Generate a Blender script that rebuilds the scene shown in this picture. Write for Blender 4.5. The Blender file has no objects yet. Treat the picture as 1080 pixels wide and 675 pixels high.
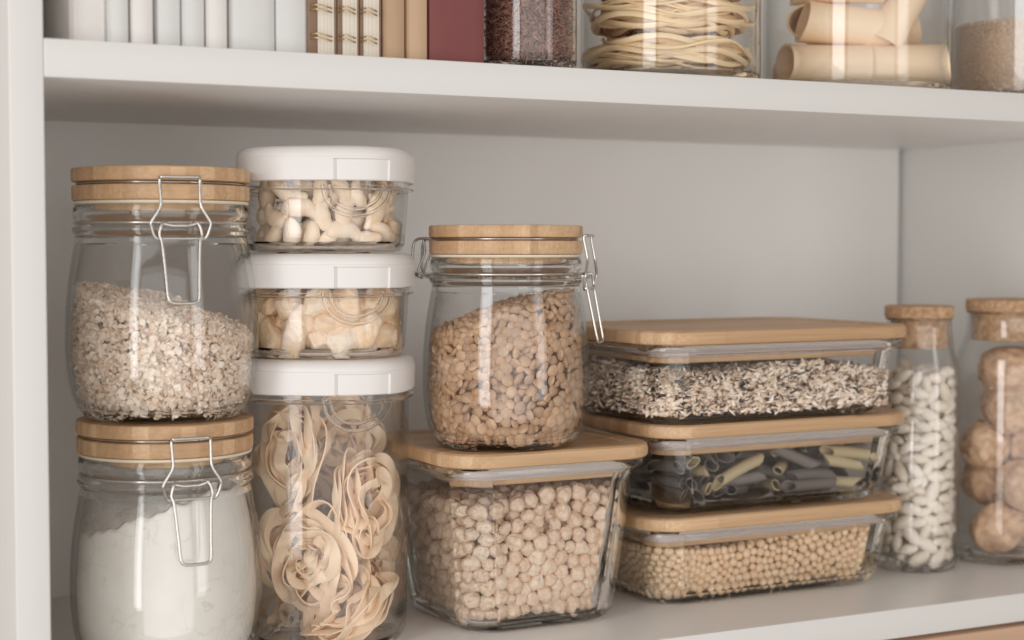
import bpy, math, random
import numpy as np
from mathutils import Vector, Matrix
from mathutils.kdtree import KDTree

random.seed(7)
rng = np.random.default_rng(11)
SC = bpy.context.scene
PI = math.pi
def rad(a): return math.radians(a)

# ------------------------------------------------------------------ camera
SC.render.engine = 'CYCLES'
YAW, PITCH, CZ = .4635, -.0449, .22976
camd = bpy.data.cameras.new("camera"); cam = bpy.data.objects.new("camera", camd)
SC.collection.objects.link(cam); SC.camera = cam
FW = np.array([math.sin(YAW)*math.cos(PITCH), math.cos(YAW)*math.cos(PITCH), math.sin(PITCH)])
RT = np.array([math.cos(YAW), -math.sin(YAW), 0.0]); UP = np.cross(RT, FW)
CAM = np.array([0, -.8, CZ])
FPX = 1703.49
M = Matrix.Identity(4)
for i in range(3):
    M[i][0], M[i][1], M[i][2], M[i][3] = RT[i], UP[i], -FW[i], CAM[i]
cam.matrix_world = M
camd.sensor_width = 36; camd.lens = FPX/1080*36; camd.clip_start = .01; camd.clip_end = 50
camd.dof.use_dof = True; camd.dof.focus_distance = .92; camd.dof.aperture_fstop = 6.3

# ------------------------------------------------------------------ world and lamps
W = bpy.data.worlds.new("World"); SC.world = W; W.use_nodes = True
bg = W.node_tree.nodes['Background']
bg.inputs[0].default_value = (1.0, .875, .775, 1); bg.inputs[1].default_value = .39
def area(name, azdir, dist, sx, sy, z, power, col):
    d = np.array([azdir[0], azdir[1], 0.0]); d /= np.linalg.norm(d)
    l = bpy.data.lights.new(name, 'AREA'); l.shape = 'RECTANGLE'; l.size = sx; l.size_y = sy
    l.energy = power; l.color = col
    o = bpy.data.objects.new(name, l); SC.collection.objects.link(o)
    p = Vector((.45+d[0]*dist, .1+d[1]*dist, z)); o.location = p
    o.rotation_euler = (Vector((.45, .1, .15))-p).to_track_quat('-Z', 'Y').to_euler()
    return o
area('window_light', (-.83, -.56), 2.2, .62, 1.9, .45, 17, (.985, .99, 1))
area('window_light', (.40, -.92), 2.4, .55, 1.6, .40, 7, (.985, .99, 1))
area('fill_light', (-.28, -.96), 2.7, 3.0, 2.4, -.10, 26, (.985, .995, 1))  # added broad fill lamp to lift the interior, no actual source there
SC.view_settings.view_transform = 'Standard'; SC.view_settings.look = 'None'
SC.view_settings.exposure = 0.06; SC.view_settings.gamma = 1.0
cy = SC.cycles
cy.max_bounces = 20; cy.transmission_bounces = 18; cy.glossy_bounces = 8; cy.diffuse_bounces = 8
cy.transparent_max_bounces = 16; cy.caustics_reflective = True; cy.caustics_refractive = True
cy.blur_glossy = .3; cy.sample_clamp_indirect = 12.0
cy.use_denoising = True; cy.denoiser = 'OPENIMAGEDENOISE'

# ------------------------------------------------------------------ materials
def mat(name, col=(.8, .8, .8), rough=.5, **kw):
    m = bpy.data.materials.new(name); m.use_nodes = True
    b = m.node_tree.nodes['Principled BSDF']
    b.inputs['Base Color'].default_value = (*col, 1); b.inputs['Roughness'].default_value = rough
    for k, v in kw.items(): b.inputs[k.replace('_', ' ')].default_value = v
    return m
def N(m, t, **kw):
    n = m.node_tree.nodes.new(t)
    for k, v in kw.items(): setattr(n, k, v)
    return n
def L(m, a, b): m.node_tree.links.new(a, b)
def bsdf(m): return m.node_tree.nodes['Principled BSDF']
def ramp(m, fac, stops, interp='LINEAR'):
    r = N(m, 'ShaderNodeValToRGB'); r.color_ramp.interpolation = interp
    e = r.color_ramp.elements
    while len(e) < len(stops): e.new(.5)
    for q, (p, c) in zip(e, stops): q.position = p; q.color = (*c, 1)
    L(m, fac, r.inputs[0]); return r
def noise(m, scale, detail=3, vec=None, rough=.5):
    n = N(m, 'ShaderNodeTexNoise'); n.inputs['Scale'].default_value = scale
    n.inputs['Detail'].default_value = detail; n.inputs['Roughness'].default_value = rough
    if vec is not None: L(m, vec, n.inputs['Vector'])
    return n
def ocoord(m, scale=None):
    c = N(m, 'ShaderNodeTexCoord')
    if scale is None: return c.outputs['Object']
    mp = N(m, 'ShaderNodeMapping'); mp.inputs['Scale'].default_value = scale
    L(m, c.outputs['Object'], mp.inputs['Vector']); return mp.outputs[0]
def bump(m, h, strength=.3, dist=.001):
    b = N(m, 'ShaderNodeBump'); b.inputs['Strength'].default_value = strength
    b.inputs['Distance'].default_value = dist
    L(m, h, b.inputs['Height']); L(m, b.outputs[0], bsdf(m).inputs['Normal'])
def mixc(m, fac, a, b, mode='MIX'):
    x = N(m, 'ShaderNodeMix', data_type='RGBA', blend_type=mode)
    for s, v in ((x.inputs[0], fac), (x.inputs[6], a), (x.inputs[7], b)):
        if isinstance(v, tuple): s.default_value = (*v, 1)
        elif isinstance(v, (int, float)): s.default_value = v
        else: L(m, v, s)
    return x.outputs[2]

def thick_glass(name, col, ior=1.5):
    m = bpy.data.materials.new(name); m.use_nodes = True
    nt = m.node_tree; nt.nodes.remove(nt.nodes['Principled BSDF'])
    g = N(m, 'ShaderNodeBsdfGlass'); g.inputs['Color'].default_value = (*col, 1)
    g.inputs['IOR'].default_value = ior; g.inputs['Roughness'].default_value = 0
    L(m, g.outputs[0], nt.nodes['Material Output'].inputs['Surface']); return m
def thin_glass(name, col, edge, f0=.042):
    """thin wall: light passes straight through, reflection grows towards grazing angles"""
    m = bpy.data.materials.new(name); m.use_nodes = True
    nt = m.node_tree; nt.nodes.remove(nt.nodes['Principled BSDF'])
    lw = N(m, 'ShaderNodeLayerWeight'); lw.inputs['Blend'].default_value = .5
    def P_(op, a, b):
        n = N(m, 'ShaderNodeMath', operation=op)
        for q, v in zip(n.inputs, (a, b)):
            if isinstance(v, (int, float)): q.default_value = v
            else: L(m, v, q)
        return n.outputs[0]
    f5 = P_('POWER', lw.outputs['Facing'], 4.2); F = P_('ADD', P_('MULTIPLY', f5, .9), f0)
    f3 = P_('POWER', lw.outputs['Facing'], 2.6)
    g = N(m, 'ShaderNodeBsdfGlossy'); g.inputs['Roughness'].default_value = .015; g.inputs['Color'].default_value = (.96, .97, .97, 1)
    t = N(m, 'ShaderNodeBsdfTransparent'); L(m, mixc(m, f3, col, edge), t.inputs['Color'])
    x = N(m, 'ShaderNodeMixShader'); L(m, F, x.inputs[0]); L(m, t.outputs[0], x.inputs[1]); L(m, g.outputs[0], x.inputs[2])
    L(m, x.outputs[0], nt.nodes['Material Output'].inputs['Surface']); return m
GLASS = thin_glass('clear_glass', (.995, .997, .996), (.60, .61, .60)); GLASS2 = thick_glass('solid_glass', (.985, .99, .988), 1.5)
PLASTIC = thin_glass('clear_plastic', (.997, .995, .993), (.70, .68, .66), .036); PLASTIC2 = thick_glass('solid_plastic', (.99, .985, .98), 1.46)
def solid_where(me, m2, fn):
    """thick places (rims, bases, corners) get the refracting glass"""
    me.materials.append(m2); ix = [1 if fn(*p.center) else 0 for p in me.polygons]; me.polygons.foreach_set('material_index', ix); return me

# painted board
PAINT = mat('white_paint', (.85, .84, .82), .42)
nz = noise(PAINT, 900, 2, ocoord(PAINT)); bump(PAINT, nz.outputs[0], .06, .0004)
nz3 = noise(PAINT, 60, 4, ocoord(PAINT)); r3 = ramp(PAINT, nz3.outputs[0], [(.3, (.30,)*3), (.7, (.40,)*3)]); L(PAINT, r3.outputs[0], bsdf(PAINT).inputs['Roughness'])

# bamboo: lamellas across local y, grain along local x
BAMBOO = mat('bamboo', (.6, .4, .22), .45)
c = N(BAMBOO, 'ShaderNodeTexCoord'); sp = N(BAMBOO, 'ShaderNodeSeparateXYZ'); L(BAMBOO, c.outputs['Object'], sp.inputs[0])
oi = N(BAMBOO, 'ShaderNodeObjectInfo')
def mth(m, op, a, b=None):
    n = N(m, 'ShaderNodeMath', operation=op)
    for s, v in zip(n.inputs, (a, b)):
        if v is None: continue
        if isinstance(v, (int, float)): s.default_value = v
        else: L(m, v, s)
    return n.outputs[0]
lam = mth(BAMBOO, 'FLOOR', mth(BAMBOO, 'MULTIPLY', sp.outputs[1], 230.0))
seg = mth(BAMBOO, 'FLOOR', mth(BAMBOO, 'ADD', mth(BAMBOO, 'MULTIPLY', sp.outputs[0], 6.0), mth(BAMBOO, 'MULTIPLY', lam, .37)))
cmb = N(BAMBOO, 'ShaderNodeCombineXYZ'); L(BAMBOO, lam, cmb.inputs[0]); L(BAMBOO, seg, cmb.inputs[1]); L(BAMBOO, oi.outputs['Random'], cmb.inputs[2])
wn = N(BAMBOO, 'ShaderNodeTexWhiteNoise'); L(BAMBOO, cmb.outputs[0], wn.inputs['Vector'])
fine = noise(BAMBOO, 1, 5, ocoord(BAMBOO, (14, 900, 500)), .6)
big = noise(BAMBOO, 1, 3, ocoord(BAMBOO, (10, 60, 60)))
base = ramp(BAMBOO, wn.outputs['Value'], [(0, (.56, .355, .20)), (.5, (.67, .44, .255)), (1, (.76, .53, .33))])
f2 = ramp(BAMBOO, fine.outputs[0], [(.3, (.78, .76, .72)), (.65, (1.0, 1.0, 1.0))])
f3 = ramp(BAMBOO, big.outputs[0], [(.3, (.88, .86, .82)), (.7, (1.04, 1.03, 1.02))])
cc = mixc(BAMBOO, 1.0, base.outputs[0], f2.outputs[0], 'MULTIPLY'); cc = mixc(BAMBOO, 1.0, cc, f3.outputs[0], 'MULTIPLY')
L(BAMBOO, cc, bsdf(BAMBOO).inputs['Base Color']); bump(BAMBOO, fine.outputs[0], .15, .0003)

CORK = mat('cork', (.5, .33, .2), .85)
cn = noise(CORK, 260, 4, ocoord(CORK), .7); v = N(CORK, 'ShaderNodeTexVoronoi'); v.inputs['Scale'].default_value = 420; L(CORK, ocoord(CORK), v.inputs['Vector'])
cr = ramp(CORK, cn.outputs[0], [(.25, (.25, .135, .07)), (.45, (.48, .30, .175)), (.7, (.66, .46, .30))])
cv = ramp(CORK, v.outputs['Color'], [(0, (.8, .77, .72)), (1, (1.06, 1.04, 1.0))])
L(CORK, mixc(CORK, 1.0, cr.outputs[0], cv.outputs[0], 'MULTIPLY'), bsdf(CORK).inputs['Base Color']); bump(CORK, cn.outputs[0], .6, .0008)

LIDW = mat('white_plastic', (.80, .775, .755), .38)
bump(LIDW, noise(LIDW, 1500, 2, ocoord(LIDW)).outputs[0], .05, .0002)
STEEL = mat('steel', (.62, .60, .57), .22, Metallic=1.0)
SEAL = mat('seal_rubber', (.78, .68, .52), .55)
SIL = mat('silicone', (.68, .60, .57), .45)
BRASS = mat('brass_wire', (.55, .40, .22), .35, Metallic=1.0)

def varied(name, cols, rough=.6, bs=0, bscale=500, island=False, bdist=.0005, spec=None, sub=0.0, blotch=None):
    """per-piece random colour out of a ramp"""
    m = mat(name, cols[0], rough)
    if island: src = N(m, 'ShaderNodeNewGeometry').outputs['Random Per Island']
    else: src = N(m, 'ShaderNodeObjectInfo').outputs['Random']
    k = len(cols)
    r = ramp(m, src, [(i/(k-1) if k > 1 else 0, c) for i, c in enumerate(cols)])
    out = r.outputs[0]
    if blotch:
        bn = noise(m, blotch[0], 3, ocoord(m)); br = ramp(m, bn.outputs[0], [(.35, blotch[1]), (.6, (1, 1, 1))])
        out = mixc(m, 1.0, out, br.outputs[0], 'MULTIPLY')
    L(m, out, bsdf(m).inputs['Base Color'])
    if bs: bump(m, noise(m, bscale, 4, ocoord(m)).outputs[0], bs, bdist)
    if sub:
        bsdf(m).inputs['Subsurface Weight'].default_value = sub
        bsdf(m).inputs['Subsurface Radius'].default_value = (.6, .35, .2)
        bsdf(m).inputs['Subsurface Scale'].default_value = .004
    if spec is not None: bsdf(m).inputs['Specular IOR Level'].default_value = spec
    return m

# ------------------------------------------------------------------ mesh helpers
def mesh_np(name, V, T, m=None, smooth=35):
    me = bpy.data.meshes.new(name)
    V = np.asarray(V, np.float32); T = np.asarray(T, np.int32)
    me.vertices.add(len(V)); me.vertices.foreach_set('co', V.ravel())
    k = T.shape[1]
    me.loops.add(T.size); me.loops.foreach_set('vertex_index', T.ravel())
    me.polygons.add(len(T)); me.polygons.foreach_set('loop_start', np.arange(0, T.size, k, dtype=np.int32))
    me.update(calc_edges=True); me.validate()
    fin(me, m, smooth); return me
def mesh_py(name, V, Fs, m=None, smooth=35):
    me = bpy.data.meshes.new(name); me.from_pydata([tuple(map(float, v)) for v in V], [], Fs); me.update()
    fin(me, m, smooth); return me
def fin(me, m, smooth):
    if m: me.materials.append(m)
    if smooth:
        me.polygons.foreach_set('use_smooth', [True]*len(me.polygons))
        if smooth < 180: me.set_sharp_from_angle(angle=rad(smooth))
def obj(name, me, parent=None, loc=None, rot=None):
    o = bpy.data.objects.new(name, me); SC.collection.objects.link(o)
    if parent: o.parent = parent
    if loc is not None: o.location = loc
    if rot is not None: o.rotation_euler = rot
    return o
def thing(name, label, cat, loc=(0, 0, 0), rz=0, group=None):
    o = obj(name, None, None, loc, (0, 0, rz)); return tag(o, label, cat, group)
def tag(o, label, cat, group=None, kind=None):
    o['label'] = label; o['category'] = cat
    if group: o['group'] = group
    if kind: o['kind'] = kind
    return o
class MB:
    def __init__(s): s.V = []; s.F = []
    def add(s, V, F):
        k = len(s.V); s.V += [tuple(map(float, v)) for v in V]; s.F += [tuple(i+k for i in f) for f in F]; return s
    def mesh(s, name, m, smooth=35): return mesh_py(name, s.V, s.F, m, smooth)
def box(x0, x1, y0, y1, z0, z1, b=0.0):
    """bevelled box through a loft of rounded rectangles"""
    if b <= 0:
        V = [(x, y, z) for z in (z0, z1) for y in (y0, y1) for x in (x0, x1)]
        return V, [(0, 2, 3, 1), (4, 5, 7, 6), (0, 1, 5, 4), (2, 6, 7, 3), (0, 4, 6, 2), (1, 3, 7, 5)]
    cx, cyy, lx, ly = (x0+x1)/2, (y0+y1)/2, x1-x0, y1-y0
    rs = [rring(lx-2*b, ly-2*b, b*.3, z0, 3), rring(lx-.6*b, ly-.6*b, b, z0+.3*b, 3), rring(lx, ly, b, z0+b, 3), rring(lx, ly, b, z1-b, 3), rring(lx-.6*b, ly-.6*b, b, z1-.3*b, 3), rring(lx-2*b, ly-2*b, b*.3, z1, 3)]
    rs = [r+np.array([cx, cyy, 0]) for r in rs]
    return loft(rs)
def rring(lx, ly, r, z, n=8, dz=None):
    P = []
    for sx, sy, a0 in ((1, 1, 0), (-1, 1, 90), (-1, -1, 180), (1, -1, 270)):
        for k in range(n+1):
            t = rad(a0+90*k/n); P.append((sx*(lx/2-r)+r*math.cos(t), sy*(ly/2-r)+r*math.sin(t), z))
    return np.array(P)
def sring(h, e, z, n=96):
    """superellipse ring, half width h, exponent e"""
    t = np.linspace(0, 2*PI, n, endpoint=False); c, s = np.cos(t), np.sin(t)
    return np.stack([h*np.sign(c)*np.abs(c)**(2/e), h*np.sign(s)*np.abs(s)**(2/e), np.full(n, z)], -1)
def sringp(h, e, z, n=96):
    t = np.linspace(0, 2*PI, n, endpoint=False); c, s = np.cos(t), np.sin(t)
    rr = h/(np.abs(c)**e+np.abs(s)**e)**(1/e)
    return np.stack([rr*c, rr*s, np.full(n, z)], -1)
def loft(rings, cap0=True, cap1=True, closed=False):
    n = len(rings[0]); V = np.concatenate(rings); F = []
    K = len(rings)
    for k in range(K if closed else K-1):
        a, b = k*n, ((k+1) % K)*n
        for i in range(n):
            j = (i+1) % n; F.append((a+i, a+j, b+j, b+i))
    if not closed:
        if cap0: F.append(tuple(range(n-1, -1, -1)))
        if cap1: F.append(tuple(range((K-1)*n, K*n)))
    return V, F
def lathe(prof, n=96, closed=False):
    """profile of (r,z) from bottom axis outward up ... ; r==0 ends become poles"""
    V = []; F = []; idx = []
    for r, z in prof:
        if r <= 1e-7: idx.append([len(V)]); V.append((0, 0, z))
        else:
            idx.append(list(range(len(V), len(V)+n)))
            V += [(r*math.cos(2*PI*i/n), r*math.sin(2*PI*i/n), z) for i in range(n)]
    pr = list(zip(idx, idx[1:]+idx[:1])) if closed else list(zip(idx, idx[1:]))
    for a, b in pr:
        for i in range(n):
            j = (i+1) % n
            if len(a) == 1 and len(b) == 1: continue
            if len(a) == 1: F.append((a[0], b[j], b[i]))
            elif len(b) == 1: F.append((a[i], a[j], b[0]))
            else: F.append((a[i], a[j], b[j], b[i]))
    return V, F
def smoothpath(P, closed=False, k=6):
    """Catmull-Rom resampling"""
    P = [np.array(p, float) for p in P]; n = len(P); out = []
    rngk = n if closed else n-1
    for i in range(rngk):
        p0 = P[(i-1) % n] if closed or i > 0 else P[0]; p1 = P[i]; p2 = P[(i+1) % n]
        p3 = P[(i+2) % n] if closed or i+2 < n else P[-1]
        for j in range(k):
            t = j/k
            out.append(.5*((2*p1)+(-p0+p2)*t+(2*p0-5*p1+4*p2-p3)*t*t+(-p0+3*p1-3*p2+p3)*t**3))
    if not closed: out.append(P[-1])
    return out
def tube(P, r, closed=False, n=8):
    P = [Vector(p) for p in P]; K = len(P); rings = []; nrm = None
    for i in range(K):
        a = P[(i-1) % K] if closed or i else P[i]; b = P[(i+1) % K] if closed or i < K-1 else P[i]
        t = (b-a).normalized()
        if nrm is None:
            nrm = t.cross(Vector((0, 0, 1)))
            if nrm.length < .1: nrm = t.cross(Vector((0, 1, 0)))
            nrm.normalize()
        else:
            nrm = (nrm-t*nrm.dot(t)).normalized()
        bn = t.cross(nrm); rr = r[i] if hasattr(r, '__len__') else r
        rings.append(np.array([P[i]+(nrm*math.cos(2*PI*q/n)+bn*math.sin(2*PI*q/n))*rr for q in range(n)]))
    return loft(rings, closed=closed)
def bar(a, b, r): return tube([a, b], r)

def ico(sub):
    import bmesh
    bm = bmesh.new(); bmesh.ops.create_icosphere(bm, subdivisions=sub, radius=1.0)
    bm.verts.ensure_lookup_table()
    V = np.array([v.co[:] for v in bm.verts]); T = np.array([[v.index for v in f.verts] for f in bm.faces]); bm.free()
    return V, T
ICO = {k: ico(k) for k in (1, 2, 3, 4)}
def lump(V, seed, amp, freq):
    """smooth lumpy displacement made from a few random plane waves"""
    g = np.random.default_rng(seed); out = np.zeros(len(V))
    for k in range(7):
        d = g.normal(size=3); d /= np.linalg.norm(d)
        out += np.sin(V@d*freq*(.6+g.random())+g.random()*6.28)
    return out/7*amp*2.2
def quats(n, g=rng):
    q = g.normal(size=(n, 4)); q /= np.linalg.norm(q, axis=1)[:, None]; w, x, y, z = q.T
    return np.stack([np.stack([1-2*(y*y+z*z), 2*(x*y-z*w), 2*(x*z+y*w)], -1), np.stack([2*(x*y+z*w), 1-2*(x*x+z*z), 2*(y*z-x*w)], -1), np.stack([2*(x*z-y*w), 2*(y*z+x*w), 1-2*(x*x+y*y)], -1)], 1)
def frame_from(x, up):
    """rotation matrices whose first column is x"""
    x = x/np.linalg.norm(x, axis=1)[:, None]; y = np.cross(up, x); y /= np.maximum(np.linalg.norm(y, axis=1)[:, None], 1e-9)
    return np.stack([x, y, np.cross(x, y)], -1)
def bulk(temps, P, R, S):
    """all copies as one vertex/triangle array; temps = list of (V,T)"""
    Vs, Ts, o = [], [], 0; which = rng.integers(0, len(temps), len(P))
    for t, (TV, TT) in enumerate(temps):
        k = np.where(which == t)[0]
        if not len(k): continue
        v = np.einsum('nij,nkj->nki', R[k], TV[None]*S[k][:, None, :])+P[k][:, None, :]
        f = TT[None]+(np.arange(len(k))*len(TV))[:, None, None]+o
        Vs.append(v.reshape(-1, 3)); Ts.append(f.reshape(-1, 3)); o += v.shape[0]*v.shape[1]
    return np.concatenate(Vs), np.concatenate(Ts)

# ------------------------------------------------------------------ packing
def pack(n, r, sampler, clamp, iters=60, rebuild=8, seed=1):
    g = np.random.default_rng(seed); P = clamp(sampler(n, g)); pa = pb = None
    rr = r*(.74+.44*g.random(n))
    for it in range(iters):
        if it % rebuild == 0:
            kd = KDTree(len(P))
            for i, p in enumerate(P): kd.insert(p, i)
            kd.balance(); A = []; B = []
            for i, p in enumerate(P):
                for _, j, _d in kd.find_range(p, r*2.9):
                    if j > i: A.append(i); B.append(j)
            pa = np.array(A); pb = np.array(B)
        d = P[pb]-P[pa]; l = np.linalg.norm(d, axis=1)+1e-12; ov = (rr[pa]+rr[pb]-l); k = ov > 0
        c = (d[k]/l[k][:, None])*(ov[k]*.42)[:, None]
        np.add.at(P, pa[k], -c*.6); np.add.at(P, pb[k], c*.6)
        P = clamp(P)
    return P, rr
def to_px(P):
    v = P-CAM; d = v@FW; return 540+FPX*(v@RT)/d, 337.5-FPX*(v@UP)/d, d
def most_visible(P, rr, n=300):
    """indices of the n pieces that show largest to the camera (paint nearest first)"""
    x, y, d = to_px(P); x0, y0 = x.min()-9, y.min()-9
    buf = np.zeros((int(y.max()-y0)*2+40, int(x.max()-x0)*2+40), bool); vis = np.zeros(len(P))
    for i in np.argsort(d):
        q = rr[i]*FPX/d[i]*2; cx, cyy = (x[i]-x0)*2, (y[i]-y0)*2
        if x[i] < -5 or x[i] > 1085 or y[i] < -5 or y[i] > 680: continue
        a, b = max(int(cyy-q), 0), int(cyy+q)+1; e, f = max(int(cx-q), 0), int(cx+q)+1
        yy, xx = np.mgrid[a:b, e:f]; m = (yy-cyy)**2+(xx-cx)**2 < q*q
        s = buf[a:b, e:f]; m = m[:s.shape[0], :s.shape[1]]; vis[i] = (m & ~s).sum(); s |= m
    o = np.argsort(-vis)[:n]; return o[vis[o] > 2]
def wall_limit(zs, rs):
    zs = np.array(zs); rs = np.array(rs); return lambda z: np.interp(z, zs, rs)
def jar_domain(c, R, z0, top, r, core_r=0, core_top=None):
    """c=(x,y) axis; R(z) inner radius; top(x,y) surface height"""
    def clamp(P):
        x, y, z = P[:, 0]-c[0], P[:, 1]-c[1], P[:, 2]
        z = np.clip(z, z0+r, top(x, y)-r*.6); q = np.hypot(x, y)+1e-9; m = R(z)-r
        k = q > m; s = np.where(k, m/q, 1.0)
        if core_r:
            kk = (q < core_r) & (z < core_top(x, y)); s = np.where(kk, core_r/q, s)
        return np.stack([c[0]+x*s, c[1]+y*s, z], -1)
    def sampler(n, g):
        out = []
        while len(out) < n:
            a = g.random()*2*PI; rr = math.sqrt(g.random())*R(z0+.03); x, y = rr*math.cos(a), rr*math.sin(a)
            z = z0+g.random()*(top(x, y)-z0)
            if core_r and rr < core_r and z < core_top(x, y): continue
            out.append((c[0]+x, c[1]+y, z))
        return np.array(out)
    return sampler, clamp
def box_domain(c, a, half, z0, top, r, core=None):
    """half(z)->(hx,hy); core=(inset, drop): hollow inside"""
    ca, sa = math.cos(a), math.sin(a)
    def loc(P): x, y = P[:, 0]-c[0], P[:, 1]-c[1]; return x*ca+y*sa, -x*sa+y*ca, P[:, 2]
    def wor(x, y, z): return np.stack([c[0]+x*ca-y*sa, c[1]+x*sa+y*ca, z], -1)
    def clamp(P):
        x, y, z = loc(P); z = np.clip(z, z0+r, top(x, y)-r*.6); hx, hy = half(z)
        x = np.clip(x, -hx+r, hx-r); y = np.clip(y, -hy+r, hy-r)
        cr = .0178; ax, ay = np.abs(x)-(hx-cr), np.abs(y)-(hy-cr); k = (ax > 0) & (ay > 0)
        q = np.hypot(ax, ay)+1e-9; s = np.where(k & (q > cr-r), (cr-r)/q, 1.0)
        x = np.where(k, np.sign(x)*(hx-cr+ax*s), x); y = np.where(k, np.sign(y)*(hy-cr+ay*s), y)
        if core:
            ix, iy = hx-core[0], hy-core[0]; k = (np.abs(x) < ix) & (np.abs(y) < iy) & (z < top(x, y)-core[1])
            up = top(x, y)-core[1]-z; dx = ix-np.abs(x); dy = iy-np.abs(y); mm = np.minimum(np.minimum(up, dx), dy)
            z = np.where(k & (mm == up), z+up, z); x = np.where(k & (mm == dx), np.sign(x)*ix, x); y = np.where(k & (mm == dy), np.sign(y)*iy, y)
        return wor(x, y, z)
    def sampler(n, g):
        out = []
        while len(out) < n:
            hx, hy = half(z0+.03); x, y = (g.random()*2-1)*hx, (g.random()*2-1)*hy; t = float(top(np.array([x]), np.array([y]))[0])
            z = z0+g.random()*(t-z0)
            if core and abs(x) < hx-core[0] and abs(y) < hy-core[0] and z < t-core[1]: continue
            out.append((x, y, z))
        q = np.array(out); return wor(q[:, 0], q[:, 1], q[:, 2])
    return sampler, clamp

def grains(name, label, cat, group, P, rr, R, S, vis, temps_hi, temps_lo, m_i, m_s, plural, plabel, core=None, cc=(.7, .55, .4)):
    """the pieces that show largest as objects of their own, the rest as one mass"""
    ms = [mesh_np(name, V, T, m_i, 180) for V, T in temps_hi]
    for i in vis:
        o = bpy.data.objects.new(name, ms[random.randrange(len(ms))]); SC.collection.objects.link(o)
        X = Matrix([[*(R[i][a]*S[i]), P[i][a]] for a in range(3)]+[[0, 0, 0, 1]]); o.matrix_world = X
        tag(o, label, cat, group)
    rest = np.setdiff1d(np.arange(len(P)), vis)
    if len(rest) or core:
        V, T = bulk(temps_lo, P[rest], R[rest], S[rest])
        if core:
            tag(obj(plural, stuff_mesh(plural, V, T, core, m_s, cc, 60)), plabel, cat, group, 'stuff')
        else: tag(obj(plural, mesh_np(plural, V, T, m_s, 60)), plabel, cat, group, 'stuff')

def stuff_mesh(name, V, T, core, m, cc, smooth):
    cV, cF = core; tri = np.array([(f[0], f[k], f[k+1]) for f in cF for k in range(1, len(f)-1)]); n0 = len(T)
    me = mesh_np(name, np.concatenate([V, np.array(cV)]), np.concatenate([T, tri+len(V)]), m, smooth)
    me.materials.append(mat(name+'_inside', cc, .8)); ix = np.zeros(len(me.polygons), np.int32); ix[n0:] = 1
    me.polygons.foreach_set('material_index', ix); return me

# ================================================================== SHELF UNIT
X0, X1, DEP, TH = .148, .9058, .2758, .0187
Z1 = .31184                      # underside of the upper shelf
ZU = Z1+TH                       # top of the upper shelf
su = thing('shelf_unit', 'white painted shelf unit holding all the jars and books', 'shelf unit', (0, 0, 0))
EDGE = mat('white_paint_dimmed', (.71, .70, .68), .45); bump(EDGE, noise(EDGE, 900, 2, ocoord(EDGE)).outputs[0], .06, .0004)  # same white paint, darkened on front edges to tone down their lighting
def part(name, V, F, m, par, **k):
    me = mesh_py(name, V, F, m, **k)
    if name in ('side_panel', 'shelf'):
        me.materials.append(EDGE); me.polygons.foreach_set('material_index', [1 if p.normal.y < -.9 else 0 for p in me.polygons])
    return obj(name, me, par)
PW = .0162
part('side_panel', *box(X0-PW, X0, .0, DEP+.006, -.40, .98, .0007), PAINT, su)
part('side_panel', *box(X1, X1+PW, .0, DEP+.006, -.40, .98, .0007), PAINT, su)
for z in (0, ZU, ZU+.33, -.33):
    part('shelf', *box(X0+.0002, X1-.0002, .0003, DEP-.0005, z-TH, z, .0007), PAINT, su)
part('back_panel', *box(X0-.004, X1-.0034, DEP, DEP+.004, -.40, .98), PAINT, su)
part('gap_backing', *box(X1-.03, X1+PW, DEP+.0063, DEP+.0093, -.40, .98), PAINT, su)  # added board behind the back panel gap, blocks light so the gap goes dark
# wooden thing under the lower shelf
WOODB = mat('warm_wood', (.52, .33, .2), .5)
wn_ = noise(WOODB, 1, 4, ocoord(WOODB, (4, 60, 90))); wr = ramp(WOODB, wn_.outputs[0], [(.3, (.47, .30, .19)), (.7, (.60, .40, .27))]); L(WOODB, wr.outputs[0], bsdf(WOODB).inputs['Base Color'])
wb = obj('wooden_drawer', mesh_py('wooden_drawer', *box(.50, X1-.003, .004, .25, -.3299+.001, -TH-.004, .002), WOODB))
tag(wb, 'warm brown wooden drawer box under the lower shelf at the bottom right corner', 'drawer')

# ================================================================== CLAMP JARS
H_JAR = .1358; JSX, JSZ = 1.0, .9927; LS = .968
def jar_outer():
    return [(0, .0030), (.028, .0022), (.034, .0006), (.0385, 0), (.0425, .0020), (.0462, .0066), (.0490, .0130), (.0507, .021), (.0518, .031), (.0523, .042),
            (.0521, .053), (.0514, .064), (.0504, .074), (.0491, .083), (.0478, .0905), (.0467, .0960), (.0461, .0990), (.0462, .1008), (.0474, .1018), (.0479, .1034), (.0474, .1048), (.0458, .1056),
            (.0452, .1068), (.0455, .1080), (.0468, .1092), (.0472, .1112), (.0471, .1148), (.0462, .1172)]
def jar_inner():
    return [(.0432, .1174), (.0425, .1160), (.0424, .110), (.0424, .100), (.0432, .0955), (.0446, .088), (.0462, .0795), (.0475, .070), (.0485, .059), (.0492, .048),
            (.0493, .038), (.0487, .026), (.0472, .0165), (.0446, .0098), (.0405, .0064), (.033, .0058), (0, .0066)]
JR = sorted([(z, r) for r, z in jar_inner() if r > .03]); JAR_R = wall_limit([a for a, b in JR], [b-.0004 for a, b in JR])
_jb = mesh_py('glass_body', *lathe(jar_outer()+jar_inner(), 128), GLASS, smooth=60); solid_where(_jb, GLASS2, lambda x, y, z: z > .0958 or z < .0075)
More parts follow.
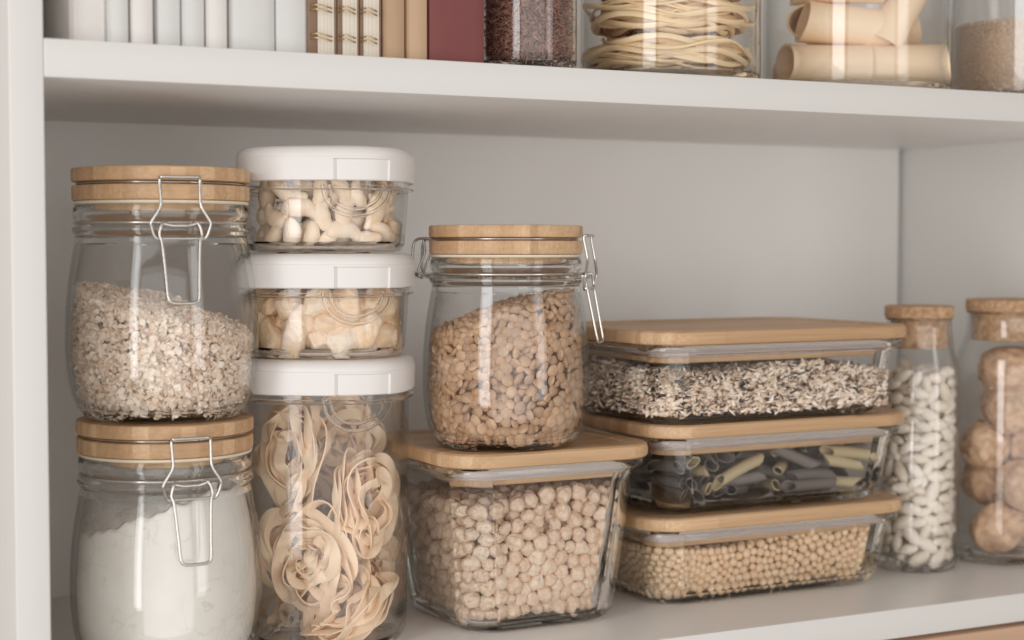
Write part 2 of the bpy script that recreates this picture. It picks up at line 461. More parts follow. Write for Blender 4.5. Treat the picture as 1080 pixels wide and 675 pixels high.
_lid = MB().add(*lathe([(0, .1190), (.0464, .1190), (.0474, .1194), (.0478, .1203), (.0478, .1264), (.0475, .1271), (.0462, .1274), (.0425, .1276), (.0425, .1290), (.0462, .1292), (.0476, .1296), (.0480, .1305), (.0480, .1357), (.0475, .1366), (.0464, .1368), (0, .1368)], 128)).mesh('lid', BAMBOO, 30)
_plug = MB().add(*lathe([(0, .1128), (.0400, .1128), (.0406, .1134), (.0408, .1188), (0, .1188)], 96)).mesh('lid_plug', BAMBOO, 30)
_seal = MB().add(*lathe([(.0409, .1172), (.0466, .1172), (.0472, .1178), (.0470, .1188), (.0409, .1188)], 96, True)).mesh('seal', SEAL, 40)
WR = .00085
def ringpts(r, z, n=72): return [(r*math.cos(2*PI*i/n), r*math.sin(2*PI*i/n), z) for i in range(n)]
_band = MB().add(*tube(ringpts(.0463, .1070), .0008, True)).add(*tube(ringpts(.0448, .1283), .0006, True)).mesh('wire_band', STEEL, 60)
def M3(x, n, z): return (x, -n, z)       # clasp faces -y : x sideways, n outwards, z up
m_ = MB()   # bail going over the lid groove
bail = [M3(0, .0540, .1305), M3(.0090, .0538, .1305), M3(.0104, .0520, .1292), M3(.0102, .0535, .1210), M3(.0106, .0545, .1150), M3(.0150, .0545, .1075), M3(.0152, .0540, .1045), M3(.0132, .0530, .0990), M3(.0100, .0525, .0975)]
m_.add(*tube(smoothpath(bail, k=5), WR)); m_.add(*tube(smoothpath([(-x, y, z) for x, y, z in bail], k=5), WR))
_bail = m_.mesh('bail', STEEL, 60)
m_ = MB()
lever = [M3(-.0072, .0490, .1064), M3(-.0090, .0525, .1070), M3(-.0110, .0535, .1010), M3(-.0098, .0545, .0960), M3(-.0086, .0580, .0780), M3(-.0080, .0600, .0680), M3(-.0060, .0603, .0652), M3(0, .0604, .0648)]
m_.add(*tube(smoothpath(lever, k=5), WR)); m_.add(*tube(smoothpath([(-x, y, z) for x, y, z in lever], k=5), WR))
m_.add(*tube([M3(-.0082, .0512, .1062), M3(-.004, .0519, .1052), M3(.004, .0519, .1052), M3(.0082, .0512, .1062)], .0011))
m_.add(*tube([M3(-.0125, .0536, .0985), M3(.0125, .0536, .0985)], .0007))
_lever = m_.mesh('lever', STEEL, 60)
m_ = MB()
for s in (-1, 1):   # hinge on the far side (+y)
    m_.add(*tube(smoothpath([(s*.0085, .0445, .1284), (s*.0088, .0530, .1288), (s*.0090, .0572, .1262), (s*.0092, .0582, .1180), (s*.0088, .0580, .1090), (s*.0080, .0545, .1050), (s*.0075, .0500, .1072)], k=5), WR))
    m_.add(*tube(smoothpath([(s*.0065, .0520, .1282), (s*.0062, .0512, .1200), (s*.0060, .0545, .1120), (s*.0062, .0560, .1060), (s*.0066, .0525, .1040)], k=5), WR*.9))
m_.add(*tube([(-.0115, .0548, .1062), (.0115, .0548, .1062)], .0014))
_hinge = m_.mesh('hinge', STEEL, 60)
def clamp_jar(label, x, y, z, rz, sx, sz):
    t = thing('glass_jar', label, 'jar', (x, y, z), rad(rz), 'clip top glass jars with wooden lids'); t.scale = (sx, sx, sz)
    obj('glass_body', _jb, t); l = obj('lid', _lid, t); obj('lid_plug', _plug, l); obj('seal', _seal, l)
    obj('wire_band', _band, t); obj('hinge', _hinge, t); c_ = obj('clasp', _bail, t); obj('lever', _lever, c_); return t
JX, JY = .2250, .0800
clamp_jar('clip top glass jar full of white flour, under the oat jar', JX+.0012, JY+.0008, .0004, 0, JSX, JSZ)
clamp_jar('clip top glass jar of rolled oats on top of the flour jar', JX, JY, H_JAR+.0008, -4, JSX, JSZ)
LX, LY, LZ = .4325, .0735, .1105
clamp_jar('clip top glass jar of brown lentils standing on the chickpea container', LX, LY, LZ, 48, LS, LS)

# ================================================================== BAMBOO LIDDED GLASS BOXES
def glass_box(label, cx, cyy, z, a, lx, ly, h, group, taper=.015, feet=True):
    t = thing('glass_container', label, 'food container', (cx, cyy, z), rad(a), group)
    lb = .0088; zt = h-lb                                        # top of the glass
    def rr(i, zz, r): return rring(lx-2*i, ly-2*i, r, zz, 8)
    def ti(zz): return .0085+(taper-.0085)*(1-(zz/zt))
    out = [rr(taper+.012, .0012, .014), rr(taper+.009, .0, .017), rr(taper+.0045, .0006, .021), rr(taper+.0012, .0030, .0205), rr(taper-.0004, .0075, .0195)]
    for q in (.3, .6, .85): out.append(rr(ti(q*zt), q*zt, .0185))
    out += [rr(.0085, zt-.0075, .0190), rr(.0060, zt-.0062, .0255), rr(.0032, zt-.0056, .0268), rr(.0024, zt-.0046, .0272), rr(.0024, zt-.0014, .0272), rr(.0034, zt-.0006, .0265)]
    th = .0034
    inn = [rr(.0100, zt-.0005, .0190), rr(.0115, zt-.0015, .0170), rr(.0085+th, zt-.008, .0178)]
    for q in (.85, .6, .3): inn.append(rr(ti(q*zt)+th, q*zt, .0180))
    inn += [rr(taper+th+.0004, .0120, .0180), rr(taper+th+.0014, .0085, .0178), rr(taper+th+.0040, .0062, .0160), rr(taper+th+.0075, .0055, .014)]
    bm_ = mesh_py('glass_body', *loft(out+inn), GLASS, smooth=60); X_, Y_ = lx/2-taper-.004, ly/2-taper-.004
    solid_where(bm_, GLASS2, lambda x, y, z: z > zt-.0085 or z < .0070 or (abs(x) > X_-.0165+.006*z/zt and abs(y) > Y_-.0165+.006*z/zt)); obj('glass_body', bm_, t)
    lid = obj('lid', MB().add(*loft([rr(.0012, zt+.0004, .027), rr(.0003, zt+.0010, .028), rr(0, zt+.0022, .028), rr(0, h-.0028, .028), rr(.0006, h-.0010, .0275), rr(.0022, h, .026), rr(.0125, h, .018), rr(.0140, h-.0010, .017), rr(.03, h-.0012, .01)])).mesh('lid', BAMBOO, 25), t)
    obj('lid_plug', MB().add(*loft([rr(.0150, zt-.0115, .0165), rr(.0142, zt-.0108, .017), rr(.0142, zt+.0004, .017)])).mesh('lid_plug', BAMBOO, 25), lid)
    obj('gasket', MB().add(*loft([rr(.0137, zt-.0068, .0172), rr(.0126, zt-.0055, .018), rr(.0126, zt-.0042, .018), rr(.0137, zt-.0036, .0172), rr(.0126, zt-.0026, .018), rr(.0126, zt-.0014, .018), rr(.0137, zt-.0010, .0172)])).mesh('gasket', SIL, 40), lid)
    ti2 = lambda zz: np.interp(zz, [.0055, .0085, .012, zt], [taper+th+.006, taper+th+.0014, taper+th+.0004, .0085+th])
    return t, (lambda zz: (lx/2-ti2(zz)-.0004, ly/2-ti2(zz)-.0004))
CKX, CKY = .4495, .1030
_, hf_c = glass_box('square glass container of chickpeas with bamboo lid, under the lentil jar', CKX, CKY, .0003, 1.2, .1415, .140, .1102, 'glass containers with bamboo lids', .0185)
BX = [(.6290, .1260, 0, .0004), (.6265, .1190, 1.0, .0600), (.6135, .1030, 2.0, .1196)]
HB = .0592
_, hf_b = glass_box('rectangular glass container of yellow soybeans, bottom of the stack of three', BX[0][0], BX[0][1], BX[0][3], BX[0][2], .2110, .149, HB, 'glass containers with bamboo lids')
glass_box('rectangular glass container of grey and tan penne, middle of the stack of three', BX[1][0], BX[1][1], BX[1][3], BX[1][2], .2080, .149, HB, 'glass containers with bamboo lids')
glass_box('rectangular glass container of speckled wild rice, top of the stack of three', BX[2][0], BX[2][1], BX[2][3], BX[2][2], .2100, .149, HB, 'glass containers with bamboo lids')

# ================================================================== WHITE LIDDED CONTAINERS
WX, WY, WA = .3262, .0945, -31; WS = .974
def white_container(label, z, h):
    t = thing('plastic_container', label, 'food container', (WX, WY, z), rad(WA), 'clear containers with white lids'); t.scale = (WS, WS, 1)
    hl = .0182; E = 2.8; zt = h-hl
    out = [sringp(.036, E, .0014), sringp(.040, E, .0002), sringp(.0438, E, .0012), sringp(.0456, E, .0050), sringp(.0462, E, .012), sringp(.0472, E, zt*.6), sringp(.0478, E, zt-.0066), sringp(.0482, E, zt-.006), sringp(.0508, E, zt-.0056), sringp(.0510, E, zt-.0042), sringp(.0486, E, zt-.0038), sringp(.0484, E, zt+.004)]
    inn = [sringp(.0464, E, zt+.004), sringp(.0460, E, zt-.006), sringp(.0454, E, zt*.6), sringp(.0444, E, .012), sringp(.0436, E, .0062), sringp(.042, E, .0036), sringp(.038, E, .0028)]
    obj('clear_body', solid_where(mesh_py('clear_body', *loft(out+inn), PLASTIC, smooth=60), PLASTIC2, lambda x, y, z: z > zt-.007 or z < .0055), t)
    # pouring lip: two crescent ribs under the lid on the right of the front face
    mb = MB()
    for q, (w, dp) in enumerate(((.0185, .0175), (.0145, .0135))):
        pts = []
        for k in range(25):
            u = -1+2*k/24; x = .0250+w*u; zz = zt-.0036-dp*math.sqrt(max(0, 1-u*u))
            yy = -((.0479**E-min(abs(x), .0455)**E)**(1/E))-.0006
            pts.append((x, yy, zz))
        mb.add(*tube(pts, .0010, n=8))
    obj('pouring_lip', mb.mesh('pouring_lip', PLASTIC2, 60), t)
    # lid with a recessed grip
    n = 192
    def lr(hh, zz, rec=0):
        R = sringp(hh, E, zz, n)
        if rec:
            k = (R[:, 1] < 0) & (R[:, 0] > .0150) & (R[:, 0] < .0430)
            R[k, 1] += rec
        return R
    z0 = zt-.0012
    rings = [lr(.0496, z0, .0019), lr(.0506, z0, .0019), lr(.0512, z0+.0006, .0019), lr(.0516, z0+.0117, .0019), lr(.0516, z0+.0121), lr(.0517, z0+.0132), lr(.0513, z0+.0134), lr(.0513, z0+.0138), lr(.0512, z0+.0152), lr(.0500, z0+.0176), lr(.0480, z0+.0189), lr(.0460, z0+.0194), lr(.030, z0+.0194)]
    obj('lid', MB().add(*loft(rings)).mesh('lid', LIDW, 32), t)
    return t
HS = .0595
ZT3 = .1662
white_container('tall clear container of tagliatelle nests with white lid, bottom of its stack', .0003, ZT3)
white_container('low clear container of cream snack pieces, middle of the white lidded stack', ZT3+.0006, HS)
white_container('low clear container of cashews with white lid, top of its stack', ZT3+HS+.0012, HS)

# ================================================================== CORKED BOTTLES
def px_on(px, d, z):
    """point at depth d along the view whose image column is px, at height z"""
    # solve for v coordinate giving z
    b = CAM+(FW+RT*(px-540)/FPX)*d; k = (z-b[2])/UP[2]; return b+UP*k
def bottle(label, x, y, s, cs, h):
    t = thing('glass_bottle', label, 'bottle', (x, y, .0003), 0, 'corked glass bottles')
    R = .0283*s; nk = .0226*cs
    zs = h-.044
    out = [(0, .003), (R*.7, .0022), (R*.86, 0), (R*.95, .0022), (R, .0065), (R, zs-.012), (R*.985, zs-.004), (nk+(R-nk)*.72, zs+.004), (nk+(R-nk)*.3, zs+.013), (nk+.0006, zs+.021), (nk, zs+.027), (nk, h-.0105), (nk+.0008, h-.0098), (nk+.0008, h-.0088)]
    w = .0019
    inn = [(r-w, z) for r, z in out[::-1][:-4]]+[(R*.93-w, .0085), (R*.8, .0058), (0, .0064)]
    inn[0] = (nk-w+.0002, h-.0086)
    obj('glass_body', mesh_py('glass_body', *lathe(out+inn, 96), GLASS, smooth=60), t); solid_where(t.children[0].data, GLASS2, lambda x, y, z: z < .0075 or z > h-.0105)
    cr_ = nk+.0016
    obj('cork_stopper', MB().add(*lathe([(0, h-.0300), (nk-w-.0012, h-.0300), (nk-w-.0004, h-.0290), (nk-w-.0003, h-.0087), (cr_-.0008, h-.0086), (cr_, h-.0078), (cr_, h-.0008), (cr_-.0010, h), (0, h)], 80)).mesh('cork_stopper', CORK, 30), t)
    return wall_limit([.0058, .0085, .012, zs-.012, zs-.004, zs+.004, zs+.013, zs+.021], [R*.8, R*.93-w, R-w, R-w, R*.985-w, nk+(R-nk)*.72-w, nk+(R-nk)*.3-w, nk-w])
b1 = px_on(966.5, 1.163, 0); b2 = px_on(1062, 1.198, 0)
R_b1 = bottle('slim corked bottle of long white beans beside the glass container stack', b1[0], b1[1], 1.0, 1.0, .1880)
R_b2 = bottle('wider corked bottle of whole walnuts at the right edge', b2[0], b2[1], 1.41, 1.34, .1915)
# ================================================================== CONTENTS
def ell(sub, seed, amp, freq, beak=0.0, sq=(1, 1, 1)):
    V, T = ICO[sub]; d = lump(V, seed, amp, freq)+lump(V, seed+90, amp*.35, freq*2.6)
    W_ = V*(1+d)[:, None]*np.array(sq)
    if beak:
        W_[:, 2] += beak*np.exp(-((V[:, 0])**2+(V[:, 1])**2)/.05)*(V[:, 2] > 0)
        W_ *= (1-.24*np.exp(-(V[:, 1]/.13)**2)*(V[:, 2] > -.3)*np.exp(-((V[:, 2]-.6)/.5)**2))[:, None]
    return W_, T
I3 = np.eye(3)
# --- chickpeas
CHICK = varied('chickpea_skin', [(.83, .635, .48), (.89, .72, .57), (.86, .675, .52), (.92, .77, .63), (.82, .61, .455)], .6, .9, 2.6, bdist=.0016, blotch=(1.8, (.90, .83, .77)))
s_, c_ = box_domain((CKX, CKY), rad(1.2), hf_c, .0074, lambda x, y: .0815+.003*np.sin(x*60+1)+x*.04, .0047, (.027, .021))
P, rr = pack(1050, .0047, s_, c_, 90, seed=3)
vis = most_visible(P, rr); S = rr[:, None]*(np.array([1.10, 1.04, 1.0])+rng.normal(size=(len(P), 3))*.05)
ca, sa = math.cos(rad(1.2)), math.sin(rad(1.2))
def corebox(cx, cyy, a, hx, hy, z0, z1):
    V, F = box(-hx, hx, -hy, hy, z0, z1); ca, sa = math.cos(a), math.sin(a)
    return [(cx+x*ca-y*sa, cyy+x*sa+y*ca, z) for x, y, z in V], F
grains('chickpea', 'pale wrinkled chickpea in the square glass container', 'chickpea', 'chickpeas in the square glass container', P, rr, quats(len(P)), S, vis,
       [ell(3, k, .13, 4.6, .34) for k in range(14)], [ell(2, k, .09, 3.2, .2) for k in range(4)], CHICK, varied('chickpea_skin_mass', [(.83, .635, .48), (.89, .72, .57), (.86, .675, .52)], .6, island=True),
       'chickpeas', 'further pale chickpeas filling the square glass container', corebox(CKX, CKY, rad(1.2), .032, .030, .012, .058))
# --- soybeans
SOYC = [(.84, .62, .41), (.88, .68, .47), (.80, .575, .38), (.90, .73, .53)]
s_, c_ = box_domain((BX[0][0], BX[0][1]), 0, hf_b, .0062, lambda x, y: .0375+.003*np.sin(x*40)+.0015*np.sin(y*90)+x*.02, .0027, (.0125, .010))
P, rr = pack(2250, .00295, s_, c_, 80, seed=4); vis = most_visible(P, rr); S = rr[:, None]*np.array([1.07, 1.0, .98])
grains('soybean', 'small round yellow soybean in the bottom rectangular glass container', 'soybean', 'soybeans in the bottom rectangular container', P, rr, quats(len(P)), S, vis,
       [ell(2, k, .03, 2.5) for k in range(5)], [ell(2, k, .02, 2.5) for k in range(3)], varied('soybean_skin', SOYC, .5, blotch=(1.5, (.9, .85, .78))), varied('soybean_skin_mass', SOYC, .5, island=True),
       'soybeans', 'further yellow soybeans filling the bottom rectangular container', corebox(BX[0][0], BX[0][1], 0, .075, .045, .009, .026))
# --- lentils
u_ = RT[:2]/np.linalg.norm(RT[:2])
def slope(c, h0, k, hump=0):
    def f(x, y): return h0+k*(x*u_[0]+y*u_[1])/.047+hump*np.cos(np.clip(np.hypot(x, y)/.05, 0, 1)*PI*.5)+.0012*np.sin(x*170+y*60)
    return f
lt = slope(None, LZ+.080, .0140, .006)
s_, c_ = jar_domain((LX, LY), lambda z: JAR_R((z-LZ)/LS)*LS, LZ+.0060, lt, .0027, .030, lambda x, y: lt(x, y)-.013)
P, rr = pack(2400, .00285, s_, c_, 70, seed=5); vis = most_visible(P, rr)
q = P[:, :2]-np.array([LX, LY]); nr = np.concatenate([q/np.linalg.norm(q, axis=1)[:, None], np.zeros((len(P), 1))], 1)
nz_ = nr*rng.choice([-1, 1], len(P))[:, None]*1.25+rng.normal(size=(len(P), 3))*.62; nz_ /= np.linalg.norm(nz_, axis=1)[:, None]
Rm = frame_from(np.cross(nz_, rng.normal(size=(len(P), 3))), nz_); Rm = np.stack([Rm[:, :, 0], np.cross(nz_, Rm[:, :, 0]), nz_], -1)
S = (rr/.00285)[:, None]*np.array([.0036, .0036, .0018])
LENC = [(.44, .265, .155), (.60, .385, .235), (.53, .335, .205), (.71, .49, .32), (.48, .32, .215), (.64, .41, .24)]
def lens(sub, k):
    V, T = ICO[sub]; r = np.hypot(V[:, 0], V[:, 1]); W_ = V*(1+lump(V, k, .03, 2))[:, None]; W_[:, 2] *= (1-.25*r**4); return W_, T
grains('lentil', 'flat round brown lentil in the clip top jar', 'lentil', 'lentils in the clip top jar', P, rr, Rm, S, vis,
       [lens(3, k) for k in range(5)], [lens(2, k) for k in range(3)], varied('lentil_skin', LENC, .5, blotch=(1.6, (.86, .82, .78))), varied('lentil_skin_mass', LENC, .5, island=True),
       'lentils', 'further brown lentils filling the clip top jar', ([(LX+x, LY+y, z) for x, y, z in lathe([(0, LZ+.010), (.030, LZ+.010), (.030, LZ+.058), (.012, LZ+.062), (0, LZ+.062)], 32)[0]], lathe([(0, 0), (.030, 0), (.030, 1), (.012, 1), (0, 1)], 32)[1]))
# --- white beans
bx_, by_ = b1[0], b1[1]
s_, c_ = jar_domain((bx_, by_), lambda z: R_b1(z), .0065, lambda x, y: .1415+.003*np.sin(x*150)+0*y, .0040, 0, None)
P, rr = pack(370, .0050, s_, c_, 110, seed=6); vis = most_visible(P, rr)
q = P[:, :2]-np.array([bx_, by_]); nr = np.concatenate([q/(np.linalg.norm(q, axis=1)[:, None]+1e-6), np.zeros((len(P), 1))], 1)
ax = rng.normal(size=(len(P), 3))*np.array([1, 1, .28]); ax -= nr*(ax*nr).sum(1)[:, None]*.93
Rm = frame_from(ax, nr); S = (rr/.0050)[:, None]*np.array([.0078, .0041, .0039])
def bean(sub, k, bend=.22):
    V, T = ICO[sub]; W_ = V.copy(); W_[:, 1:] *= (1-.12*V[:, 0:1]**2+.0); W_[:, 1] += bend*2*(V[:, 0]**2-.3)*1.0; return W_*(1+lump(V, k, .02, 2))[:, None], T
BEANC = [(.80, .71, .60), (.86, .79, .69), (.76, .66, .54), (.89, .82, .73)]
grains('white_bean', 'long white bean in the slim corked bottle', 'bean', 'white beans in the slim corked bottle', P, rr, Rm, S, vis,
       [bean(3, k, .02+.015*k) for k in range(5)], [bean(2, k, .06) for k in range(3)], varied('white_bean_skin', BEANC, .38), varied('white_bean_skin_mass', BEANC, .4, island=True), 'white_beans', 'further white beans filling the slim corked bottle')
# --- oats
def shell_cyl(n, c, R, z0, top, d, zt_share, g=rng):
    """points in a skin d deep behind a round wall and under the top surface"""
    out = []
    while len(out) < n:
        a = g.random()*2*PI
        if g.random() < zt_share:
            r = math.sqrt(g.random())*.046; x, y = r*math.cos(a), r*math.sin(a); t = float(top(x, y)); rm = float(R(t))
            if r > rm: continue
            out.append((c[0]+x, c[1]+y, t-d*g.random()*.8+.0006*g.random()))
        else:
            z = z0+g.random()*.09; r = float(R(z))-.0012-d*g.random()**1.3; x, y = r*math.cos(a), r*math.sin(a)
            if z > float(top(x, y)): continue
            out.append((c[0]+x, c[1]+y, z))
    return np.array(out)
OZ = H_JAR+.0008; ot = slope(None, OZ+.058, -.0135, .007)
P = shell_cyl(17000, (JX, JY), lambda z: JAR_R((z-OZ)/JSZ)*JSX, OZ+.0062, ot, .0045, .26)
def flake(k):
    g = np.random.default_rng(k); n = 9; a = np.arange(n)*2*PI/n; rr_ = 1+g.normal(size=n)*.12
    x, y = rr_*np.cos(a), rr_*np.sin(a)*.82; b = g.normal()*.22; c0 = .2*g.normal()
    zf = lambda X, Y: b*X*X+c0*Y*Y
    V = [(0, 0, .17), (0, 0, -.17)]+[(X, Y, zf(X, Y)+.07) for X, Y in zip(x, y)]+[(X, Y, zf(X, Y)-.07) for X, Y in zip(x, y)]
    T = []
    for i in range(n):
        j = (i+1) % n; T += [(0, 2+i, 2+j), (1, 2+n+j, 2+n+i), (2+i, 2+n+i, 2+n+j), (2+i, 2+n+j, 2+j)]
    return np.array(V), np.array(T)
S = (rng.uniform(.0009, .0023, len(P)))[:, None]*np.array([1, 1, 1.0])
q = P[:, :2]-np.array([JX, JY]); nr = np.concatenate([q/np.linalg.norm(q, axis=1)[:, None], np.zeros((len(P), 1))], 1); nf = nr*.7+rng.normal(size=(len(P), 3))*.75; nf /= np.linalg.norm(nf, axis=1)[:, None]
f1 = np.cross(nf, rng.normal(size=(len(P), 3))); f1 /= np.linalg.norm(f1, axis=1)[:, None]
V, T = bulk([flake(k) for k in range(8)], P, np.stack([f1, np.cross(nf, f1), nf], -1), S)
cV, cF = lathe([(0, OZ+.010), (.036, OZ+.010), (.0425, OZ+.020), (.0425, OZ+.040), (0, OZ+.048)], 48)
cV = np.array(cV)+np.array([JX, JY, 0])
OATC = [(.91, .775, .64), (.94, .84, .73), (.88, .72, .57), (.95, .87, .77), (.92, .80, .68), (.66, .47, .34), (.94, .84, .72)]
tag(obj('rolled_oats', stuff_mesh('rolled_oats', V, T, (cV, cF), varied('oat_flakes', OATC, .75, island=True), (.82, .71, .59), 40)), 'beige rolled oat flakes filling the upper left clip top jar', 'oats', None, 'stuff')
# --- flour
FLOUR = mat('flour_powder', (.80, .77, .71), .95); fn = noise(FLOUR, 70, 8, ocoord(FLOUR), .65)
fv = N(FLOUR, 'ShaderNodeTexVoronoi', feature='DISTANCE_TO_EDGE'); fv.inputs['Scale'].default_value = 55
fw = noise(FLOUR, 40, 4, ocoord(FLOUR)); vm = N(FLOUR, 'ShaderNodeVectorMath', operation='ADD'); sc_ = N(FLOUR, 'ShaderNodeVectorMath', operation='SCALE'); sc_.inputs['Scale'].default_value = .06
L(FLOUR, fw.outputs['Color'], sc_.inputs[0]); L(FLOUR, sc_.outputs[0], vm.inputs[0]); L(FLOUR, ocoord(FLOUR), vm.inputs[1]); L(FLOUR, vm.outputs[0], fv.inputs['Vector'])
crk = ramp(FLOUR, fv.outputs[0], [(0, (0, 0, 0)), (.05, (1, 1, 1))]); msk = ramp(FLOUR, noise(FLOUR, 22, 3, ocoord(FLOUR)).outputs[0], [(.48, (1, 1, 1)), (.58, (0, 0, 0))])
cm = mixc(FLOUR, 1.0, crk.outputs[0], msk.outputs[0], 'LIGHTEN')
fcol = ramp(FLOUR, fn.outputs[0], [(.3, (.77, .735, .68)), (.7, (.82, .79, .74))]); L(FLOUR, mixc(FLOUR, cm, (.69, .65, .59), fcol.outputs[0]), bsdf(FLOUR).inputs['Base Color'])
bump(FLOUR, fn.outputs[0], .5, .0008)
ft = lambda x, y: .0885+.0150*np.clip((x*u_[0]+y*u_[1])/.042, -1.1, 1)+.0022*np.sin(9*np.arctan2(y, x))*np.sin(x*90)+.0011*np.sin(x*260+y*190)+.0008*np.sin(x*610-y*430)
rings = []; nth = 160; th_ = np.linspace(0, 2*PI, nth, endpoint=False)
rings.append(np.stack([.034*np.cos(th_), .034*np.sin(th_), np.full(nth, .0063)], -1))
for k in range(46):
    f = k/45; hz = ft(.043*np.cos(th_), .043*np.sin(th_)); z = .0063+f*(hz-.0063)
    r_ = JAR_R(z)-.0002; r_ = np.where(z < .012, np.minimum(r_, .037+(z-.006)*1.2), r_)
    rings.append(np.stack([r_*np.cos(th_), r_*np.sin(th_), z], -1))
for r0 in (.95, .88, .78, .62, .45, .28, .12, .03):
    x, y = .043*r0*np.cos(th_), .043*r0*np.sin(th_); rings.append(np.stack([x, y, ft(x, y)+.001*(1-r0)], -1))
fV, fF = loft(rings)
flour = tag(obj('flour', mesh_py('flour', fV, fF, FLOUR, 180), None, (JX+.0012, JY+.0008, .0004)), 'fine white flour heaped to the right in the lower left clip top jar', 'flour', None, 'stuff'); flour.scale = (JSX, JSX, JSZ)
# powder clinging to the inside of the glass above the flour
DUST = bpy.data.materials.new('flour_film'); DUST.use_nodes = True; nt = DUST.node_tree
tr = N(DUST, 'ShaderNodeBsdfTransparent'); df = N(DUST, 'ShaderNodeBsdfDiffuse'); df.inputs[0].default_value = (.75, .71, .66, 1); mx = N(DUST, 'ShaderNodeMixShader')
dn = noise(DUST, 45, 6, ocoord(DUST), .7); dr = ramp(DUST, dn.outputs[0], [(.35, (.16,)*3), (.72, (.48,)*3)]); L(DUST, dr.outputs[0], mx.inputs[0]); L(DUST, tr.outputs[0], mx.inputs[1]); L(DUST, df.outputs[0], mx.inputs[2]); L(DUST, mx.outputs[0], nt.nodes['Material Output'].inputs['Surface'])
nt.nodes.remove(bsdf(DUST))
rg = []
for k in range(12):
    z = ft(.043*np.cos(th_), .043*np.sin(th_))+.0008; z = z+(.1135-z)*k/11; r_ = JAR_R(z)-.0001; rg.append(np.stack([r_*np.cos(th_), r_*np.sin(th_), z], -1))
obj('flour_dust', mesh_py('flour_dust', *loft(rg, False, False), DUST, 180), flour)
# --- wild rice in the top box
def shell_box(n, c, a, half, z0, top, d, share, g=rng):
    out = []; ca, sa = math.cos(a), math.sin(a)
    while len(out) < n:
        if g.random() < share:
            hx, hy = half(z0+.03); x, y = (g.random()*2-1)*(hx-.002), (g.random()*2-1)*(hy-.002); z = top(x, y)-d*g.random()*.8
        else:
            z = z0+g.random()*.05; hx, hy = half(z); o_ = .0010+d*g.random()**1.3
            s = g.random()
            if s < .42: x, y = (g.random()*2-1)*(hx-o_), -hy+o_
            elif s < .56: x, y = (g.random()*2-1)*(hx-o_), hy-o_
            elif s < .80: x, y = -hx+o_, (g.random()*2-1)*(hy-o_)
            else: x, y = hx-o_, (g.random()*2-1)*(hy-o_)
            if z > top(x, y): continue
        hx, hy = half(z); ax_, ay_ = abs(x)-(hx-.017), abs(y)-(hy-.017)
        if ax_ > 0 and ay_ > 0 and math.hypot(ax_, ay_) > .0155:
            q = .0150/math.hypot(ax_, ay_); x = math.copysign(hx-.017+ax_*q, x); y = math.copysign(hy-.017+ay_*q, y)
        out.append((c[0]+x*ca-y*sa, c[1]+x*sa+y*ca, z))
    return np.array(out)
def seed_t(k, taper=.9, seg=6, rr_=(.0, .55, .95, 1, .9, .5, .0)):
    V = []; T = []; m = len(rr_); 
    for i, r in enumerate(rr_):
        x = -1+2*i/(m-1); bend = .12*(x*x)*(1 if k % 2 else -1)
        V += [(x, r*math.cos(2*PI*j/seg)+bend, r*math.sin(2*PI*j/seg)) for j in range(seg)]
    for i in range(m-1):
        for j in range(seg):
            a, b, c, d = i*seg+j, i*seg+(j+1) % seg, (i+1)*seg+(j+1) % seg, (i+1)*seg+j; T += [(a, b, c), (a, c, d)]
    return np.array(V), np.array(T)
wz = BX[2][3]; wt = lambda x, y: wz+.0350+.002*math.sin(x*45+.5)+.0012*math.sin(y*80+x*60)+.012*y-.006*max(0, (x-.05)/.05)
P = shell_box(9500, (BX[2][0], BX[2][1]), rad(2), hf_b, wz+.0066, wt, .0055, .36)
L_ = rng.uniform(.0028, .0041, len(P)); S = np.stack([L_, L_*rng.uniform(.30, .42, len(P)), L_*rng.uniform(.30, .40, len(P))], -1)
ax = rng.normal(size=(len(P), 3))*np.array([1, .6, .38]); V, T = bulk([seed_t(k) for k in range(4)], P, frame_from(ax, rng.normal(size=(len(P), 3))), S)
cV, cF = corebox(BX[2][0], BX[2][1], rad(2), .0800, .0500, wz+.0095, wz+.0290)
WILD = mat('wild_rice_grain', (.8, .7, .6), .5); wg = N(WILD, 'ShaderNodeNewGeometry')
wcl = noise(WILD, 75, 2, ocoord(WILD)); wrp = ramp(WILD, mth(WILD, 'ADD', mth(WILD, 'MULTIPLY', wg.outputs['Random Per Island'], .80), mth(WILD, 'MULTIPLY', mth(WILD, 'SUBTRACT', wcl.outputs[0], .30), .80)), [(0, (.80, .70, .58)), (.36, (.88, .80, .70)), (.52, (.76, .62, .48)), (.68, (.62, .44, .32)), (.78, (.40, .25, .18)), (.84, (.15, .10, .08)), (.90, (.07, .05, .045)), (1.0, (.10, .07, .06))], 'CONSTANT'); L(WILD, wrp.outputs[0], bsdf(WILD).inputs['Base Color'])
tag(obj('wild_rice', stuff_mesh('wild_rice', V, T, (cV, cF), WILD, (.62, .52, .43), 50)), 'speckled mix of white, brown and black rice in the top glass container', 'rice', None, 'stuff')

